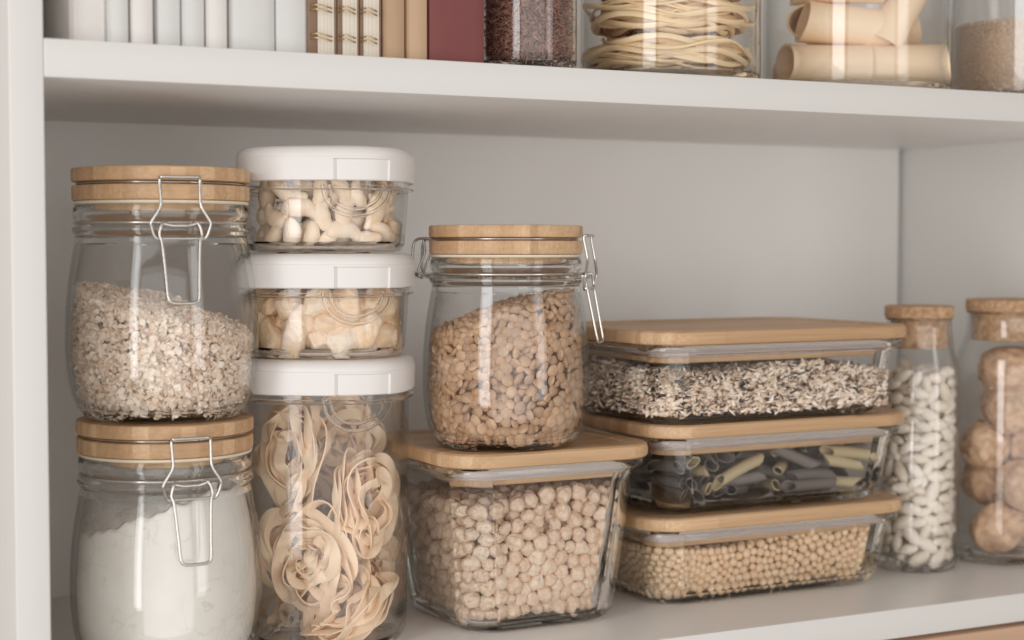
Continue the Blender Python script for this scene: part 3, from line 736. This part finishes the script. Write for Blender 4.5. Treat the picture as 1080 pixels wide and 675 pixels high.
# --- penne
def penne(k, Lh=.0165, R=.0038, w=.0008):
    n = 20; out = []; th = np.linspace(0, 2*PI, n, endpoint=False); sl = .0042
    bend = .0012*(k % 3-1)
    def rg(x, r):
        X = x+(sl*np.cos(th) if abs(x) > Lh*.85 else 0)*1.0
        rr_ = r*(1+.035*np.cos(th*10)) if r > R*.9 else r
        return np.stack([X+0*th, rr_*np.cos(th)+bend*(X/Lh)**2, rr_*np.sin(th)], -1)
    a = [rg(x, R) for x in (-Lh, -Lh*.75, -Lh*.35, 0, Lh*.35, Lh*.75, Lh)]; b = [rg(x, R-w) for x in (Lh, Lh*.75, Lh*.35, 0, -Lh*.35, -Lh*.75, -Lh)]
    return loft(a+b, closed=True)
GREY = [(.135, .115, .105), (.17, .145, .132), (.21, .178, .162)]; TANP = [(.50, .40, .24), (.58, .48, .30)]
PG = varied('grey_penne', GREY, .6, .3, 600, bdist=.0003); PT = varied('tan_penne', TANP, .6, .3, 600, bdist=.0003)
pgm = [mesh_py('penne_piece', *penne(k), PG, 50) for k in range(3)]; ptm = [mesh_py('penne_piece', *penne(k), PT, 50) for k in range(3)]
pc = (BX[1][0], BX[1][1], BX[1][3]); a1 = rad(BX[1][2]); placed = []
def segd(p1, d1, p2, d2, h):
    best = 9
    for t in (-1, -.5, 0, .5, 1):
        a = p1+d1*h*t
        v = a-p2; u = np.clip(v@d2, -h, h); best = min(best, np.linalg.norm(v-d2*u))
    return best
gg = np.random.default_rng(21)
zl = 0
for lay in range(6):
    for tr_ in range(1000):
        z = .0062+.0044+lay*.0066+gg.random()*.0022; hx, hy = hf_b(z)
        x = (gg.random()*2-1)*(hx-.004); y = (gg.random()*2-1)*(hy-.004)
        if tr_ < 300: y = -hy+.0045+gg.random()*.004
        yaw = gg.normal()*.65 if gg.random() < .85 else gg.random()*3.1
        if x < -.038 and gg.random() < .85: yaw = PI/2+gg.normal()*.14; y = -hy+.0205+gg.random()*.002 if tr_ < 500 else y
        pit = gg.normal()*.20
        d = np.array([math.cos(yaw)*math.cos(pit), math.sin(yaw)*math.cos(pit), math.sin(pit)]); h = .0175; p = np.array([x, y, z])
        if abs(x)+abs(d[0])*h > hx-.002 or abs(y)+abs(d[1])*h > hy-.003 or z-abs(d[2])*h < .0085 or z+abs(d[2])*h > .0440: continue
        ex, ey = abs(x)+abs(d[0])*h, abs(y)+abs(d[1])*h
        if ex > hx-.012 and ey > hy-.012: continue
        if all(segd(p, d, p2, d2, h) > .0063 for p2, d2 in placed): placed.append((p, d))
ca, sa = math.cos(a1), math.sin(a1)
for i, (p, d) in enumerate(placed):
    tan = gg.random() < .24
    o = bpy.data.objects.new('penne_piece', (ptm if tan else pgm)[i % 3]); SC.collection.objects.link(o)
    q = Matrix([[ca, -sa, 0], [sa, ca, 0], [0, 0, 1]])@Vector(p)
    dd = Matrix([[ca, -sa, 0], [sa, ca, 0], [0, 0, 1]])@Vector(d); y_ = Vector((0, 0, 1)).cross(dd).normalized(); z_ = dd.cross(y_); ro = gg.random()*6.28
    y2 = y_*math.cos(ro)+z_*math.sin(ro); z2 = dd.cross(y2)
    o.matrix_world = Matrix([[dd[r], y2[r], z2[r], (pc[r]+q[r])] for r in range(3)]+[[0, 0, 0, 1]])
    if tan: tag(o, 'pale tan penne tube in the middle rectangular glass container', 'penne', 'tan penne in the middle container')
    else: tag(o, 'dark grey penne tube in the middle rectangular glass container', 'penne', 'grey penne in the middle container')

# --- cashews and snack pieces inside the white lidded containers
def sq_domain(z0, z1, hw, r):
    E = 2.8; hw = hw*WS; ca, sa = math.cos(rad(WA)), math.sin(rad(WA))
    def clamp(P):
        x, y = P[:, 0]-WX, P[:, 1]-WY; lx, ly = x*ca+y*sa, -x*sa+y*ca
        q = (np.abs(lx)**E+np.abs(ly)**E)**(1/E)+1e-9; s = np.minimum(1, (hw-r)/q); lx, ly = lx*s, ly*s
        return np.stack([WX+lx*ca-ly*sa, WY+lx*sa+ly*ca, np.clip(P[:, 2], z0+r, z1-r*.5)], -1)
    def sampler(n, g): return np.stack([WX+g.uniform(-.036, .036, n), WY+g.uniform(-.036, .036, n), g.uniform(z0, z1, n)], -1)
    return sampler, clamp
ZC = ZT3+HS+.0012
s_, c_ = sq_domain(ZC+.0028, ZC+.0375, .0428, .0072); P, rr = pack(104, .0077, s_, c_, 120, seed=8)
def cashew(sub, k):
    V, T = ICO[sub]; t = V[:, 0]; w = .40*(1-.25*t+.12*np.cos(3*t)); ang = t*1.45; R = .62
    rad_ = R+V[:, 1]*w*1.05; return np.stack([rad_*np.sin(ang)*1.15, rad_*np.cos(ang)-R*.55, V[:, 2]*w*.95], -1)*(1+lump(V, k, .025, 3))[:, None], T
q = P[:, :2]-np.array([WX, WY]); nr = np.concatenate([q/(np.linalg.norm(q, axis=1)[:, None]+1e-6), np.zeros((len(P), 1))], 1)
ax = rng.normal(size=(len(P), 3)); ax -= nr*(ax*nr).sum(1)[:, None]*.85; Rm = frame_from(ax, nr+rng.normal(size=(len(P), 3))*.5)
S = (rr/.0077)[:, None]*np.array([.0112, .0112, .0108])
CASH = varied('cashew_skin', [(.90, .745, .57), (.93, .80, .65), (.88, .71, .53), (.94, .83, .69)], .45, .25, 3, blotch=(1.3, (.93, .87, .78)))
grains('cashew_nut', 'pale curved cashew nut in the topmost white lidded container', 'cashew', 'cashews in the top white lidded container', P, rr, Rm, S, np.arange(len(P)), [cashew(3, k) for k in range(5)], None, CASH, None, '', '')
ZS = ZT3+.0006
s_, c_ = sq_domain(ZS+.0028, ZS+.034, .0425, .0080); P, rr = pack(82, .0082, s_, c_, 120, seed=9)
def chunk(sub, k):
    V, T = ICO[sub]; g = np.random.default_rng(k); W_ = V.copy()
    for i in range(7):
        d = g.normal(size=3); d /= np.linalg.norm(d); o_ = .62+.2*g.random(); h = W_@d; W_ -= np.outer(np.maximum(h-o_, 0)*.9, d)
    return W_*(1+lump(V, k, .05, 5)+lump(V, k+7, .03, 11))[:, None]*1.15, T
SNK = varied('snack_crumb', [(.90, .71, .50), (.94, .85, .74), (.87, .64, .42), (.93, .81, .67)], .8, .8, 5, bdist=.0012, blotch=(1.3, (.93, .84, .70)))
S = rr[:, None]*(np.array([1.25, 1.05, .95])+rng.normal(size=(len(P), 3))*.15)
grains('snack_piece', 'cream coloured crumbly snack piece in the middle white lidded container', 'snack piece', 'snack pieces in the middle white lidded container', P, rr, quats(len(P)), S, np.arange(len(P)), [chunk(4, k) for k in range(8)], None, SNK, None, '', '')

# --- walnuts
def walnut(k):
    V, T = ICO[4]; g = np.random.default_rng(k+40)
    az = np.arctan2(V[:, 2], V[:, 0]); seam = np.exp(-(V[:, 1]/.085)**2); cut = np.exp(-(V[:, 1]/.022)**2)
    wz_ = lump(V, k, 2.2, 3.5); rid = -.10*np.abs(np.sin(az*3.5+wz_+V[:, 1]*3))**8*np.abs(V[:, 1])**.2+.06*lump(V, k+3, 1, 5)+.04*lump(V, k+5, 1, 12)
    d = .13*seam-.10*cut+rid*(1-seam)-.04*np.exp(-((np.abs(V[:, 1])-.24)/.08)**2)
    W_ = V*(1+d)[:, None]*np.array([1.0, .96, .94]); W_[:, 0] += .12*np.exp(-((V[:, 1]**2+V[:, 2]**2)/.03))*(V[:, 0] > 0); return W_, T
WAL = varied('walnut_shell', [(.70, .465, .30), (.76, .53, .355), (.66, .43, .275)], .6, .7, 4, bdist=.0020, blotch=(2.5, (.66, .58, .52)))
WAL2 = [mesh_np('walnut', *walnut(k), WAL, 180) for k in range(4)]
wl = ['bottom left', 'bottom right', 'bottom back', 'second row left', 'second row right', 'second row back', 'third row left', 'third row right', 'third row back', 'fourth row left', 'fourth row right', 'fourth row back', 'topmost']
rb = .0190; cxx, cyy2 = b2[0], b2[1]; i = 0
for lay in range(5):
    z = .0066+rb+lay*.0287
    if lay == 4: pts = [(200, .004)]
    else: pts = [(205+lay*68, .0182), (28+lay*68, .0182)]
    pts = sorted(pts, key=lambda q: math.cos(rad(q[0]))*FW[0]+math.sin(rad(q[0]))*FW[1])
    for a, ro in pts:
        o = bpy.data.objects.new('walnut', WAL2[i % 4]); SC.collection.objects.link(o); s = rb*random.uniform(.98, 1.08)
        o.location = (cxx+ro*math.cos(rad(a)), cyy2+ro*math.sin(rad(a)), z+random.uniform(-.0015, .0015)); o.scale = (s*1.1, s, s); o.rotation_euler = (random.uniform(-.9, .9), random.uniform(-.6, .6), random.uniform(0, 6))
        if lay == 4: tag(o, 'topmost walnut in the corked bottle, just below the cork', 'walnut', 'walnuts in the corked bottle')
        else: tag(o, 'brown walnut in the %s of the wide corked bottle' % ['bottom layer', 'second layer', 'third layer', 'fourth layer'][lay]+[', the nearer of two', ', the farther of two'][pts.index((a, ro))], 'walnut', 'walnuts in the corked bottle')
        i += 1

# --- pasta ribbons
def ribbon(P, D, w, t):
    """closed flat ribbon: centre line P, width directions D"""
    n = len(P); R = []
    for i in range(n):
        tn = P[(i+1) % n]-P[(i-1) % n]; tn /= np.linalg.norm(tn); d = D[i]-tn*(D[i]@tn); d /= np.linalg.norm(d)+1e-9; b = np.cross(tn, d)
        R.append(np.array([P[i]+d*w/2+b*t*.3, P[i]+d*w*.42+b*t/2, P[i]-d*w*.42+b*t/2, P[i]-d*w/2+b*t*.3, P[i]-d*w/2-b*t*.3, P[i]-d*w*.42-b*t/2, P[i]+d*w*.42-b*t/2, P[i]+d*w/2-b*t*.3]))
    return loft(R, closed=True)
def nest(seed, a, b, dep, loops, w, t, lean=(.7, 1.2), jit=.0015, kmin=.10, wander=.16):
    g = np.random.default_rng(seed); mb = MB(); n = 56
    for k in range(loops):
        s = kmin+(1-kmin)*((k+.5)/loops)**.8; th = np.linspace(0, 2*PI, n, endpoint=False); ph = g.random()*6.28
        A, B = a*s*(1+g.normal()*.07), b*s*(1+g.normal()*.07); rot_ = g.normal()*.42
        rm = 1+wander*np.sin(2*th+ph)*g.random()+wander*.7*np.sin(3*th+ph*2)
        x, y = A*np.cos(th)*rm, B*np.sin(th)*rm; z = g.uniform(-dep, dep)*(1.0-.3*s)+dep*.55*np.sin(th+ph)*g.random()+jit*np.sin(4*th+ph)
        x, y = x*math.cos(rot_)-y*math.sin(rot_), x*math.sin(rot_)+y*math.cos(rot_)
        x = x+g.normal()*jit; y = y+g.normal()*jit
        P = np.stack([x, y, z], -1); rad_ = np.stack([np.cos(th), np.sin(th), 0*th], -1)
        le = g.uniform(*lean)*(1 if g.random() < .7 else -1)+.5*np.sin(2*th+g.random()*6)+.3*np.sin(5*th+ph)
        D = rad_*np.sin(le)[:, None]+np.array([0, 0, 1.0])*np.cos(le)[:, None]
        mb.add(*ribbon(P, D, w, t))
    return mb
TAG = mat('egg_pasta', (.86, .70, .50), .55); bump(TAG, noise(TAG, 500, 3, ocoord(TAG)).outputs[0], .25, .0004)
tcn = noise(TAG, 40, 3, ocoord(TAG)); tcr = ramp(TAG, tcn.outputs[0], [(.3, (.86, .655, .455)), (.7, (.92, .745, .55))]); L(TAG, tcr.outputs[0], bsdf(TAG).inputs['Base Color'])
def place_nest(label, px, py, d, look, spin, a, b, seed, loops=14, dep=.007, w=.0066, grp='tagliatelle nests in the tall container', t=.0011, kmin=.2, roll=0, wander=.27, jit=.0024):
    """look = (sideways, up) tilt of the nest axis away from the viewer, degrees"""
    me = nest(seed, a, b, dep, loops, w, t, kmin=kmin, wander=wander, jit=jit).mesh('pasta_nest', TAG, 50); o = obj('pasta_nest', me)
    p = CAM+(FW+RT*(px-540)/FPX-UP*(py-337.5)/FPX)*d
    base_ = Matrix([[RT[i], UP[i], -FW[i]] for i in range(3)])
    rm = base_@Matrix.Rotation(rad(roll), 3, 'Z')@Matrix.Rotation(rad(look[0]), 3, 'Y')@Matrix.Rotation(rad(look[1]), 3, 'X')@Matrix.Rotation(rad(spin), 3, 'Z')
    X = rm.to_4x4(); X.translation = Vector(p); o.matrix_world = X; return tag(o, label, 'pasta nest', grp)
place_nest('upright oval pasta nest at the upper left of the tall container', 308, 476, .945, (-38, 0), 4, .0200, .0300, 1, 13, kmin=.32)
place_nest('round pasta nest at the middle left of the tall container', 322, 586, .940, (-16, 8), 10, .0220, .0280, 2, 15, kmin=.22)
place_nest('pasta nest with upright ribbons at the right side of the tall container', 388, 530, .945, (58, 0), -6, .0180, .0300, 3, 15, dep=.014, kmin=.4)
place_nest('slanting pasta nest at the bottom front of the tall container', 364, 638, .940, (-6, -58), 0, .0300, .0230, 4, 15, dep=.012, kmin=.3, roll=38)
place_nest('pasta nest at the top back of the tall container behind the others', 358, 462, .985, (25, 10), 60, .0290, .0200, 5, 11)
place_nest('pasta nest at the middle back of the tall container', 338, 535, .992, (-10, 20), 20, .0270, .0250, 6, 11)
place_nest('pasta nest lying at the bottom left back of the tall container', 312, 650, .975, (-30, -40), 0, .0220, .0200, 7, 10)
place_nest('pasta nest leaning at the right back of the tall container', 388, 592, .985, (35, 10), 0, .0190, .0250, 8, 10)

# ================================================================== UPPER SHELF
def upx(px, y): 
    v = FW+RT*(px-540)/FPX-UP*(50-337.5)/FPX; return (CAM+v*((y-CAM[1])/v[1]))[0]
def book(label, p0, p1, y, h, dep, m, cat='book', grp=None, name='book', tilt=0, round_=True, pages=True):
    x0, x1 = upx(p0, y), upx(p1, y); w = x1-x0; t = thing(name, label, cat, (x0, y, ZU+.0003), 0, grp)
    c = .0016; mb = MB(); n = 9; prof = []
    bulge = .0016 if round_ else .0004
    # cover: spine and two boards as one U shaped sheet with a slightly rounded spine
    o_ = [(0, dep)]+[(0, .004), (.0003, .0012)]+[(w*k/n, -bulge*math.sin(PI*k/n)) for k in range(1, n)]+[(w-.0003, .0012), (w, .004), (w, dep)]
    i_ = [(w-c, dep), (w-c, .0045)]+[(w-c-(w-2*c)*k/n, .0030-bulge*.6*math.sin(PI*k/n)) for k in range(1, n)]+[(c, .0045), (c, dep)]
    ring = o_+i_; V0 = np.array([(x, yy, 0) for x, yy in ring]); rs = [V0+np.array([0, 0, z]) for z in (0, h)]
    obj('cover', mesh_py('cover', *loft(rs), m, 30), t)
    obj('page_block', mesh_py('page_block', *box(c+.0001, w-c-.0001, .0052, dep-.003, .0025, h-.003), PAPER), t); return t
PAPER = mat('paper', (.74, .70, .63), .8)
def cloth(name, col, bs=.2, sc=900):
    m = mat(name, col, .75); n1 = noise(m, 1, 3, ocoord(m, (sc*2, sc*2, sc*.5))); bump(m, n1.outputs[0], bs, .0004)
    n2 = noise(m, 30, 4, ocoord(m)); r = ramp(m, n2.outputs[0], [(.3, tuple(c*.93 for c in col)), (.7, tuple(min(1, c*1.05) for c in col))]); L(m, r.outputs[0], bsdf(m).inputs['Base Color']); return m
WB = [cloth('white_cover', (.71, .70, .68), .12), cloth('white_cover_warm', (.74, .715, .69), .1), cloth('white_cover_grey', (.66, .66, .645), .1)]
wh = [(73, 114, 1, .018), (115, 137, 2, .014), (138, 163, 1, .014), (164, 192, 2, .016), (193, 217, 2, .014), (218, 241, 1, .013), (242, 291, 2, .015), (292, 325, 2, .014)]
wn2 = ['first white book from the left post, thick spine', 'thin white book second from the left post', 'thin white book third from the left post', 'pale grey white book fourth from the left post', 'white book fifth from the left post', 'narrow white book sixth from the left post', 'widest white book, just left of the last white one', 'white book directly left of the wire bound notebooks']
for (a, b, k, y), lb in zip(wh, wn2): book(lb, a, b, y, .215, .17, WB[k], 'book', 'white books on the upper shelf')
KR = cloth('kraft_cover', (.47, .315, .20), .15); KR2 = cloth('kraft_cover_light', (.53, .365, .235), .15); DK = cloth('brown_board', (.25, .16, .105), .1); BUR = cloth('burgundy_cloth', (.20, .060, .058), .5, 1300)
# wire bound notebooks: cover board, paper edge, rings
def notebook(label, p0, p1, p2, y, h=.2):
    x0, x1, x2 = upx(p0, y), upx(p1, y), upx(p2, y); t = thing('wire_notebook', label, 'notebook', (x0, y, ZU+.0003), 0, 'wire bound notebooks'); w = x2-x0
    obj('cover_board', mesh_py('cover_board', *box(0, (x1-x0)*.8, .004, .15, 0, h, .0004), DK), t)
    obj('page_block', mesh_py('page_block', *box((x1-x0)*.85, w*.94, .0045, .148, .001, h-.001, .0004), PAGES), t)
    obj('cover_board', mesh_py('cover_board', *box(w*.945, w, .004, .15, 0, h, .0003), DK), t)
    mb = MB()
    for k in range(13):
        z = .0085+k*.0150
        for dz in (0, .0022):
            pts = [((x1-x0)*.25+w*.36*(1-math.cos(s))*1.0, .0048-.0060*math.sin(s), z+dz+.0006*math.sin(s*2)) for s in np.linspace(-.15, PI+.15, 12)]
            mb.add(*tube(pts, .00045, n=6))
    obj('wire_binding', mb.mesh('wire_binding', BRASS, 60), t)
PAGES = mat('page_edges', (.80, .74, .64), .8); pe = noise(PAGES, 1, 2, ocoord(PAGES, (2200, 3, 3))); pr_ = ramp(PAGES, pe.outputs[0], [(.35, (.62, .55, .45)), (.6, (.82, .76, .66))]); L(PAGES, pr_.outputs[0], bsdf(PAGES).inputs['Base Color'])
notebook('wire bound notebook beside the white books, left of three', 327, 340, 358, .010)
notebook('wire bound notebook in the middle of three', 359, 365, 382, .010)
notebook('wire bound notebook beside the kraft books, right of three', 383, 387, 405, .010)
book('plain kraft brown book next to the wire notebooks', 405.5, 428, .012, .2, .15, KR, 'book', 'kraft books')
book('slightly lighter kraft brown book next to the burgundy one', 429, 452, .012, .2, .15, KR2, 'book', 'kraft books')
book('dark burgundy cloth bound book with flat spine', 453.5, 512, .011, .21, .16, BUR, 'book', None, round_=False)
# square glass storage jars on the upper shelf
def tall_jar(label, p0, p1, y, h):
    pc_ = (p0+p1)/2; d = .95
    for _ in range(30):
        r = (p1-p0)/2/FPX*d*.997; c0 = CAM+(FW+RT*(pc_-540)/FPX)*d; d += (y+r-c0[1])*.8
    cx, cyy = c0[0], c0[1]
    t = thing('storage_jar', label, 'jar', (cx, cyy, ZU+.0003), 0, 'straight glass storage jars on the upper shelf'); w = .0024
    out = [(0, .0010), (r-.007, .0008), (r-.005, 0), (r-.0022, .0006), (r-.0006, .0026), (r, .0060), (r, h-.003), (r-.0008, h-.001)]
    inn = [(r-w, h-.001), (r-w, .0100), (r-w-.0008, .0075), (r-w-.003, .0058), (0, .0052)]
    obj('glass_body', solid_where(mesh_py('glass_body', *lathe(out+inn, 96), GLASS, smooth=60), GLASS2, lambda x, y_, z: z < .0065), t)
    obj('lid', mesh_py('lid', *lathe([(0, h-.0006), (r-.001, h-.0006), (r+.0016, h+.001), (r+.0016, h+.013), (r+.0006, h+.014), (0, h+.014)], 80), BAMBOO, smooth=30), t)
    return cx, cyy, r-w-.0004
def ccore(cx, cyy, r, z0, z1):
    V, F = lathe([(0, z0), (r, z0), (r, z1), (0, z1)], 48); return [(cx+x, cyy+y, z) for x, y, z in V], F
def shell_wall(n, cx, cyy, R, z0, z1, d):
    a = rng.random(n)*2*PI; r = R-.0007-d*rng.random(n)**1.2; z = z0+rng.random(n)*(z1-z0); low = z < z0+.004; r = np.where(low, r-(z0+.004-z)*.7, r)
    return np.stack([cx+r*np.cos(a), cyy+r*np.sin(a), z], -1)
# red rice
cx, cyy, R_ = tall_jar('glass jar of reddish brown rice beside the burgundy book', 507, 608, .010, .15)
RED = varied('red_rice_grain', [(.17, .07, .045), (.27, .12, .08), (.34, .17, .12), (.20, .09, .065), (.42, .26, .19)], .5, island=True)
P = shell_wall(5200, cx, cyy, R_, ZU+.0062, ZU+.0562, .004)
L_ = rng.uniform(.0024, .0033, len(P)); V, T = bulk([seed_t(k) for k in range(3)], P, quats(len(P)), np.stack([L_, L_*.24, L_*.24], -1))
tag(obj('red_rice', stuff_mesh('red_rice', V, T, ccore(cx, cyy, R_-.003, ZU+.009, ZU+.054), RED, (.18, .08, .055), 50)), 'reddish brown rice grains in the upper glass jar', 'rice', None, 'stuff')
# noodle nests
cx, cyy, R_ = tall_jar('glass jar of thin yellow noodle nests on the upper shelf', 611, 800, .012, .15)
TAG2 = mat('thin_noodle', (.88, .68, .42), .55)
for k, lb in enumerate(('flat nest of thin noodles lowest in the upper jar', 'flat nest of thin noodles second from below in the upper jar', 'flat nest of thin noodles third from below in the upper jar')):
    me = nest(50+k, R_*.90, R_*.86, .0085, 60, .0034, .0014, lean=(.2, 1.3), jit=.0025, kmin=.35, wander=.07).mesh('noodle_nest', TAG2, 50)
    o = obj('noodle_nest', me, None, (cx-.004+.003*k, cyy, ZU+.0062+.0125+k*.0225), (0, 0, .3*k)); tag(o, lb, 'noodle nest', 'noodle nests in the upper jar')
# pasta tubes
cx, cyy, R_ = tall_jar('glass jar of big pale pasta tubes on the upper shelf', 803, 998, .012, .15)
TUBM = mat('pasta_tube', (.89, .69, .48), .5); bump(TUBM, noise(TUBM, 300, 3, ocoord(TUBM)).outputs[0], .2, .0004)
def bigtube(k, Lh=.0285, R=.0136, w=.0016):
    g = np.random.default_rng(k); n = 40; th = np.linspace(0, 2*PI, n, endpoint=False)
    def rg(x, r):
        f = 1+.06*np.cos(2*th+k)+.02*np.cos(3*th+k); ends = 1+.05*(x/Lh)**4
        return np.stack([x+.0022*np.cos(th+k)*(x/Lh), r*f*ends*np.cos(th), r*f*ends*np.sin(th)*.94], -1)
    return loft([rg(x, R) for x in np.linspace(-Lh, Lh, 11)]+[rg(x, R-w) for x in np.linspace(Lh, -Lh, 11)], closed=True)
tm = [mesh_py('pasta_tube', *bigtube(k), TUBM, 50) for k in range(3)]
zz = ZU+.0060
cb, sb = RT[0], RT[1]
def vw(sx, dp): n_ = np.hypot(FW[0], FW[1]); return (RT[0]*sx+FW[0]/n_*dp, RT[1]*sx+FW[1]/n_*dp)
tb = []
for sx, dp, z, a, p, lb in [(-.0240, -.0230, .0140, 6, 0, 'big pasta tube lying bottom left at the front of its jar'), (.0275, -.0180, .0142, -4, 0, 'big pasta tube lying bottom right at the front of its jar'),
      (-.0120, -.0160, .0395, 10, 5, 'big pasta tube resting across the two bottom ones'), (.0270, -.0140, .0520, 0, -62, 'big pasta tube standing at a slant at the right of its jar'),
      (-.020, .024, .0142, 30, 0, 'big pasta tube lying bottom left at the back'), (.022, .020, .0142, -20, 0, 'big pasta tube lying bottom right at the back'), (-.024, .014, .0430, 70, 0, 'big pasta tube lying crosswise at the left of its jar'),
      (-.016, -.014, .0670, -8, 0, 'big pasta tube highest in its jar'), (.016, .024, .0425, 6, 0, 'big pasta tube lying on another at the back right')]:
    x_, y_ = vw(sx, dp); tb.append((x_, y_, z, a-math.degrees(YAW), p, lb))
for i, (x, y, z, a, p, lb) in enumerate(tb):
    o = obj('pasta_tube', tm[i % 3], None, (cx+x, cyy+y, zz+z), (0, rad(p), rad(a))); tag(o, lb, 'pasta tube', 'big pasta tubes in the upper jar')
# quinoa
cx, cyy, R_ = tall_jar('glass jar of fine pale seeds at the far right of the upper shelf', 1000, 1170, .012, .15)
P = shell_wall(14000, cx, cyy, R_, ZU+.0062, ZU+.056, .0018)
V, T = bulk([(ICO[1][0]*np.array([1, 1, .7]), ICO[1][1])], P, quats(len(P)), np.full((len(P), 3), .00098)*rng.uniform(.85, 1.15, (len(P), 1)))
cV, cF = ccore(cx, cyy, R_-.0016, ZU+.009, ZU+.054)
tag(obj('quinoa_seeds', stuff_mesh('quinoa_seeds', V, T, (cV, cF), varied('quinoa_seed', [(.62, .47, .34), (.72, .58, .45), (.66, .51, .39)], .6, island=True), (.66, .51, .39), 180)), 'fine pale seeds filling the jar at the far right of the upper shelf', 'seeds', None, 'stuff')
